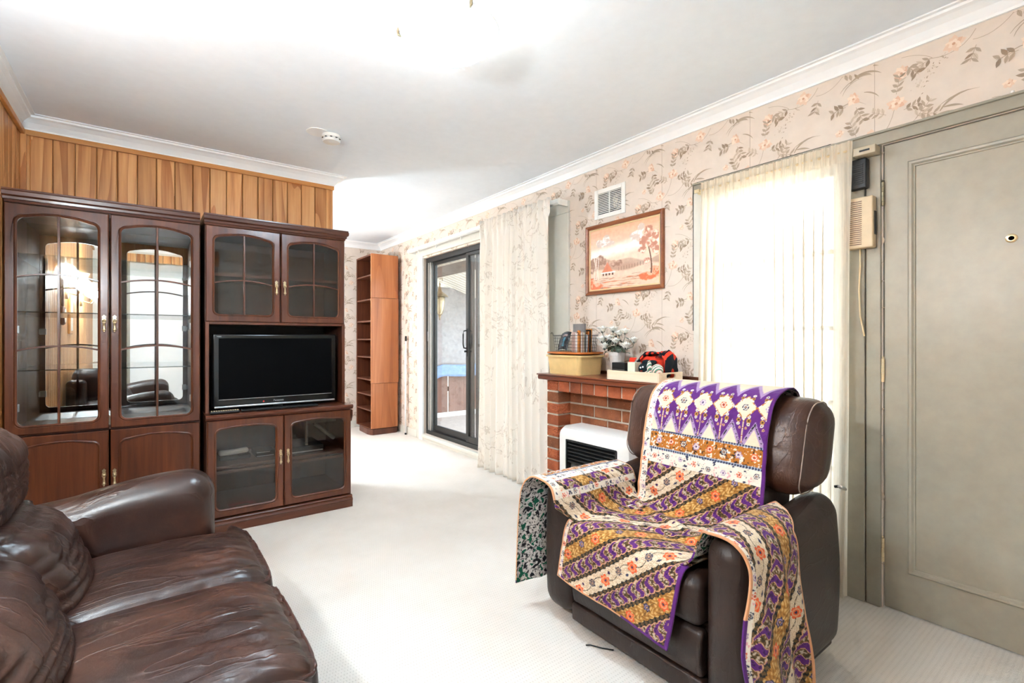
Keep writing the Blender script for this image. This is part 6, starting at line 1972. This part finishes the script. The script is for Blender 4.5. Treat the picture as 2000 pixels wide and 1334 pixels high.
def kite(a, bb):
    """zigzag purple field; bb measured down from the ridge of the chair back"""
    col = np.zeros(a.shape + (3,)); col[:] = rgb(*PAL['purple'])
    p = 0.088
    k = np.round(a / p); dx = a - k * p
    n = fbm(a, bb, 150, 11, 2)
    h = wrapc(a - p / 2, p)
    # strings of beads
    for off in (0.020, -0.020):
        for (by, r, nm) in ((0.150, 0.0085, 'gold'), (0.163, 0.006, 'white'), (0.135, 0.006, 'white'), (0.178, 0.005, 'pink'), (0.062, 0.007, 'gold'), (0.048, 0.006, 'white'), (0.074, 0.005, 'white')):
            d = np.hypot(dx - off * (1.0 if by < 0.17 else 0.6), bb - by)
            setc(col, d < r, nm); setc(col, d < r * 0.4, 'dark')
    for off in (0.0,):
        m = (np.abs(dx) < 0.0026) & (bb > 0.13) & (bb < 0.235)
        col[m] = rgb(*PAL['brown']); col[m & (np.abs(wrapc(bb, 0.006)) < 0.0014)] = rgb(*PAL['white'])
    # cream triangles standing on the band between the diamonds
    tri = np.abs(h) / 0.044 + (0.238 - bb) / 0.088
    setc(col, (tri < 1.0) & (bb < 0.24), 'lilac')
    m = (tri < 0.93) & (tri > 0.80) & (bb < 0.24)
    col[m & (n > 0.5)] = rgb(*PAL['dark'])
    setc(col, (tri < 0.66) & (bb < 0.24), 'cream')
    tri2 = np.abs(h) / 0.044 + (bb + 0.03) / 0.088
    setc(col, (tri2 < 1.0), 'lilac'); setc(col, tri2 < 0.7, 'cream')
    # diamonds
    dd = np.abs(dx) / 0.042 + np.abs(bb - 0.100) / 0.048
    m = dd < 1.08
    col[m] = rgb(*PAL['brown']); col[m & (n > 0.55)] = rgb(*PAL['white'])
    m = dd < 0.94
    col[m] = rgb(*PAL['cream'])
    for nm, mod in (('lilac', 0), ('orange', 1), ('navy', 2)):
        sel = np.mod(k, 3) == mod
        sub = col.copy(); flower(sub, dx, bb - 0.100, 0.014, nm); col[sel] = sub[sel]
    return col
def resample(pts, step):
    """Catmull-Rom through pts then uniform arc length; returns (points, arc)"""
    P = np.array(pts, float)
    Q = np.vstack([2 * P[0] - P[1], P, 2 * P[-1] - P[-2]])
    out = []
    for i in range(1, len(Q) - 2):
        for t in np.linspace(0, 1, 24)[:-1]:
            p0, p1, p2, p3 = Q[i - 1], Q[i], Q[i + 1], Q[i + 2]
            out.append(0.5 * (2 * p1 + (p2 - p0) * t + (2 * p0 - 5 * p1 + 4 * p2 - p3) * t * t + (3 * p1 - p0 - 3 * p2 + p3) * t ** 3))
    out.append(P[-1]); out = np.array(out)
    s = np.concatenate([[0], np.cumsum(np.linalg.norm(np.diff(out, axis=0), axis=1))])
    n = int(s[-1] / step) + 1
    u = np.linspace(0, s[-1], n)
    return np.stack([np.interp(u, s, out[:, k]) for k in range(out.shape[1])], 1), u

qu = thing('patchwork_quilt', 'purple gold and cream patchwork quilt draped over the armchair', 'quilt', (1.55, 1.12, 0.42))
t_ = NT('quilt_print')
at_ = t_.n('ShaderNodeAttribute', attribute_name='paint')
vo_ = t_.n('ShaderNodeTexNoise'); t_.l(t_.coord(), vo_.inputs['Vector']); vo_.inputs['Scale'].default_value = 45; vo_.inputs['Detail'].default_value = 2
M['quilt'] = t_.done(t_.bsdf(at_.outputs['Color'], 0.82, 0.2, 0, t_.bump(vo_.outputs[0], 0.35, 0.012), Sheen_Weight=0.1))
t_ = NT('quilt_lining')
v_ = t_.coord()
n1_ = t_.noise(v_, 90, 3, 0.7); n2_ = t_.noise(v_, 38, 1, 0.4, 0.5)
c_ = t_.ramp(n1_, [(0.42, C(34, 34, 36)), (0.47, C(190, 184, 178)), (0.62, C(216, 210, 204))])
c_ = t_.mix(t_.math('GREATER_THAN', n2_, 0.60), c_, C(34, 92, 70))
c_ = t_.mix(t_.math('LESS_THAN', n2_, 0.37), c_, C(38, 36, 40))
M['lining'] = t_.done(t_.bsdf(c_, 0.9, 0.1))
KK = 0.80            # slope of the diagonal bands
def band_coords(a, b):
    n_ = math.hypot(1, KK)
    return (b + KK * a) / n_ + 0.02, (a - KK * b) / n_
STEP = 0.0027
YC = 1.105
# back panel
prof, arc = resample([(2.050, 0.74), (2.055, 0.84), (2.035, 0.925), (1.985, 0.962), (1.915, 0.966), (1.850, 0.948), (1.806, 0.905), (1.783, 0.84), (1.762, 0.76), (1.742, 0.68), (1.724, 0.60), (1.716, 0.53), (1.706, 0.475), (1.675, 0.447), (1.62, 0.440)], STEP)
ridge = arc[np.argmax(prof[:, 1])] + 0.070
ns = int(0.53 / STEP)
A = np.linspace(0, 1, ns)
Bq, Aq = np.meshgrid(arc, A, indexing='ij')
Ypos = 1.362 - 0.530 * Aq + 0.012 * (Bq - ridge) * (0.5 - Aq) + 0.004 * np.sin(Bq * 14)
Xp = np.repeat(prof[:, 0:1], ns, 1); Zp = np.repeat(prof[:, 1:2], ns, 1)
puff = 0.0035 * (fbm(Aq * 0.53, Bq, 26, 2, 2) - 0.5)
low = np.clip((Bq - ridge - 0.42) / 0.10, 0, 1)
Xp = Xp - puff * 2 - 0.010 * low * np.sin(Aq * 9 + 1) * np.sin(Bq * 40)
Zp = Zp + 0.010 * low * (np.sin(Aq * 14) * 0.5 + 0.5)
bb = Bq - ridge
aa = YC - Ypos
cB, lB = band_coords(aa, bb)
col = stripes(cB, lB)
m = bb < 0.238; k_ = kite(aa, bb); col[m] = k_[m]
m = (bb >= 0.238) & (bb < 0.322); k_ = brownband(aa, bb - 0.238, 0.084); col[m] = k_[m]
m = (bb >= 0.322) & (bb < 0.378); k_ = floral(aa, bb - 0.350); col[m] = k_[m]
el = Aq * 0.53; er = (1 - Aq) * 0.53
m = el < 0.040; k_ = floral(bb, el - 0.022); col[m] = k_[m]
setc(col, el < 0.009, 'peach'); setc(col, er < 0.013, 'purple')
paint_grid('back_panel', np.stack([Xp, Ypos, Zp], -1), col, None, qu, True, 0.006, [M['quilt'], M['lining']])
b_end = arc[-1] - ridge
# arm to arm strip
cs, cu_ = resample([(1.628, 0.115), (1.622, 0.25), (1.612, 0.40), (1.596, 0.525), (1.545, 0.587), (1.47, 0.593), (1.412, 0.575), (1.386, 0.52), (1.366, 0.468), (1.32, 0.447), (1.22, 0.444), (1.105, 0.446), (1.0, 0.446), (0.905, 0.452), (0.862, 0.478), (0.842, 0.53), (0.812, 0.580), (0.752, 0.594), (0.692, 0.582), (0.655, 0.53), (0.643, 0.43), (0.636, 0.30), (0.632, 0.17), (0.636, 0.035)], STEP)
ymid_i = np.argmin(np.abs(cs[:, 0] - YC)); acr = cu_ - cu_[ymid_i]
iL = cu_[np.argmax(np.where(cs[:, 0] > 1.2, cs[:, 1], -1))]; iR = cu_[np.argmax(np.where(cs[:, 0] < 1.0, cs[:, 1], -1))]
nx = int(0.47 / STEP)
Fq, Tq = np.meshgrid(np.linspace(0, 1, nx), cu_, indexing='ij')
Yc_ = np.repeat(cs[None, :, 0], nx, 0); Zc_ = np.repeat(cs[None, :, 1], nx, 0)
seatw = np.clip((1.400 - np.abs(Yc_ - 1.112) - 1.112 + 0.02) / 0.05, 0, 1) * (Zc_ < 0.50)
seatw = np.clip((0.50 - Zc_) / 0.045, 0, 1) * (np.abs(Yc_ - 1.115) < 0.29)
xf = np.where(Yc_ < 1.0, 1.290 + 0.046 * np.clip((Yc_ - 0.78) / 0.05, 0, 1), 1.248) + np.where(Yc_ < 1.0, -0.006, 0.075) * seatw
xr = np.where(Yc_ > 1.2, 1.735 - 0.05 * np.clip((Tq < iL), 0, 1), 1.735)
out_r = np.clip((Tq - iR) / 0.35, 0, 1)
xr = np.where(Yc_ < 0.9, 1.745 - 0.150 * np.clip((Tq - iR + 0.05) / 0.14, 0, 1), xr)
xr = np.where((np.abs(Yc_ - 1.115) < 0.27), 1.715, xr)
Xc_ = xf + (xr - xf) * Fq
wrk = fbm(Xc_, Yc_, 9, 4, 3) - 0.5
Zs = Zc_ + seatw * (0.020 * wrk + 0.016 * np.exp(-((Xc_ - 1.60 - 0.3 * (Yc_ - 1.1)) / 0.022) ** 2) + 0.012 * np.exp(-((Xc_ - 1.50 + 0.2 * (Yc_ - 1.1)) / 0.02) ** 2)) - 0.010 * seatw * np.clip(1 - Fq * 6, 0, 1)
hangL = np.clip((iL - Tq - 0.06) / 0.2, 0, 1); hangR = np.clip((Tq - iR - 0.06) / 0.2, 0, 1)
Ys = Yc_ + hangL * 0.010 * np.sin(Xc_ * 26) - hangR * (0.016 * np.sin(Xc_ * 24 + Tq * 3) + 0.008 * np.sin(Xc_ * 55 - Tq * 9))
Xs = Xc_ + hangR * 0.05 * np.sin(Tq * 9 + 0.6) * (0.6 - 0.6 * Fq) + hangR * 0.035 * np.clip((Tq - iR - 0.35) / 0.2, 0, 1)
Zs = Zs + 0.004 * (fbm(Xc_, Tq, 24, 6, 2) - 0.5)
aS = Tq - cu_[ymid_i]; bS = b_end + (1.64 - Xc_)
cS, lS = band_coords(aS, bS)
# right flap: bands run down and forward over the arm
tR = np.clip((Tq - (iR - 0.11)) / 0.05, 0, 1)
cR = (Xc_ - 1.25) * 0.92 + 0.42 * (Tq - iR) + 0.155; lR = (Tq - iR) - 0.4 * Xc_
colS = stripes(cS, lS); colR = stripes(cR, lR)
colS[tR > 0.5] = colR[tR > 0.5]
# left arm: gold band on the ridge, cream band, then stripes
dl_ = Tq - iL
m = (dl_ > -0.055) & (dl_ < 0.018); k_ = brownband(Xc_, dl_ + 0.055, 0.073); colS[m] = k_[m]
colS[m & (fbm(Xc_, Tq, 60, 2, 1) > 2)] = 0
m = (dl_ >= 0.018) & (dl_ < 0.066); k_ = floral(Xc_, dl_ - 0.042); colS[m] = k_[m]
m = (dl_ < -0.055); k_ = floral(Xc_, dl_ + 0.09); colS[m] = k_[m]
armL = (Tq < iL + 0.145); armR = tR > 0.5
df_ = Xc_ - xf
m = armL & (df_ < 0.045); k_ = floral(Tq, df_ - 0.026); colS[m] = k_[m]
m = armL & (dl_ > 0.118); k_ = floral(Xc_, dl_ - 0.132); colS[m] = k_[m]
m = armR & (df_ < 0.022); k_ = floral(Tq, df_ - 0.012, 0.05); colS[m] = k_[m]
setc(colS, (armL | armR) & (df_ < 0.008), 'peach')
setc(colS, armR & (df_ < 0.009) & (Tq > iR + 0.26), 'purple')
setc(colS, (armL | armR) & (xr - Xc_ < 0.008), 'peach')
setc(colS, (Tq < 0.012), 'dkpurple'); setc(colS, (cu_[-1] - Tq < 0.012), 'dkpurple')
paint_grid('seat_and_arm_panel', np.stack([Xs, Ys, Zs], -1), colS, None, qu, False, 0.006, [M['quilt'], M['lining']])
# front fall
pf_, af_ = resample([(1.460, 0.449), (1.40, 0.452), (1.345, 0.448), (1.316, 0.432), (1.304, 0.395), (1.300, 0.33), (1.297, 0.25), (1.294, 0.180)], STEP)
nf_ = int(0.52 / STEP)
Bq, Aq = np.meshgrid(af_, np.linspace(0, 1, nf_), indexing='ij')
g_ = Bq / af_[-1]
yl = 1.372 + 0.055 * g_; yr_ = 0.862 + 0.052 * g_ ** 1.5
Yf = yl + (yr_ - yl) * Aq
Xf = np.repeat(pf_[:, 0:1], nf_, 1) - 0.006 * np.sin(Aq * 8) * g_ ** 2 + 0.004 * (fbm(Aq * 0.5, Bq, 24, 7, 2) - 0.5)
Zf = np.repeat(pf_[:, 1:2], nf_, 1) + 0.035 * (1 - Aq) * g_ ** 3 + 0.006 * (1 - g_) * np.sin(Aq * 3.14)
bF = b_end + (1.64 - 1.460) + Bq; aF = YC - Yf
cF, lF = band_coords(aF, bF)
colF = stripes(cF, lF)
el = Aq * 0.51; er = (1 - Aq) * 0.51; eb = (af_[-1] - Bq)
m = (el < 0.022) & (g_ > 0.25); k_ = floral(Bq, el - 0.013, 0.04); colF[m] = k_[m]
setc(colF, (el < 0.007) & (g_ > 0.25), 'peach'); setc(colF, eb < 0.007, 'peach')
setc(colF, (eb < 0.010) & (Aq > 0.62), 'purple'); setc(colF, (er < 0.013) & (g_ > 0.3), 'purple')
paint_grid('front_fall', np.stack([Xf, Yf, Zf], -1), colF, None, qu, True, 0.006, [M['quilt'], M['lining']])

fc = tag(MB().tube([(1.37, 1.20, 0.006), (1.345, 1.235, 0.005), (1.325, 1.275, 0.004), (1.312, 1.285, 0.003)], 0.0022, 6).build('power_cord', M['black'], loc=(1.33, 1.25, 0.0), smooth=True), 'short dark cord end on the carpet under the armchair', 'cord')
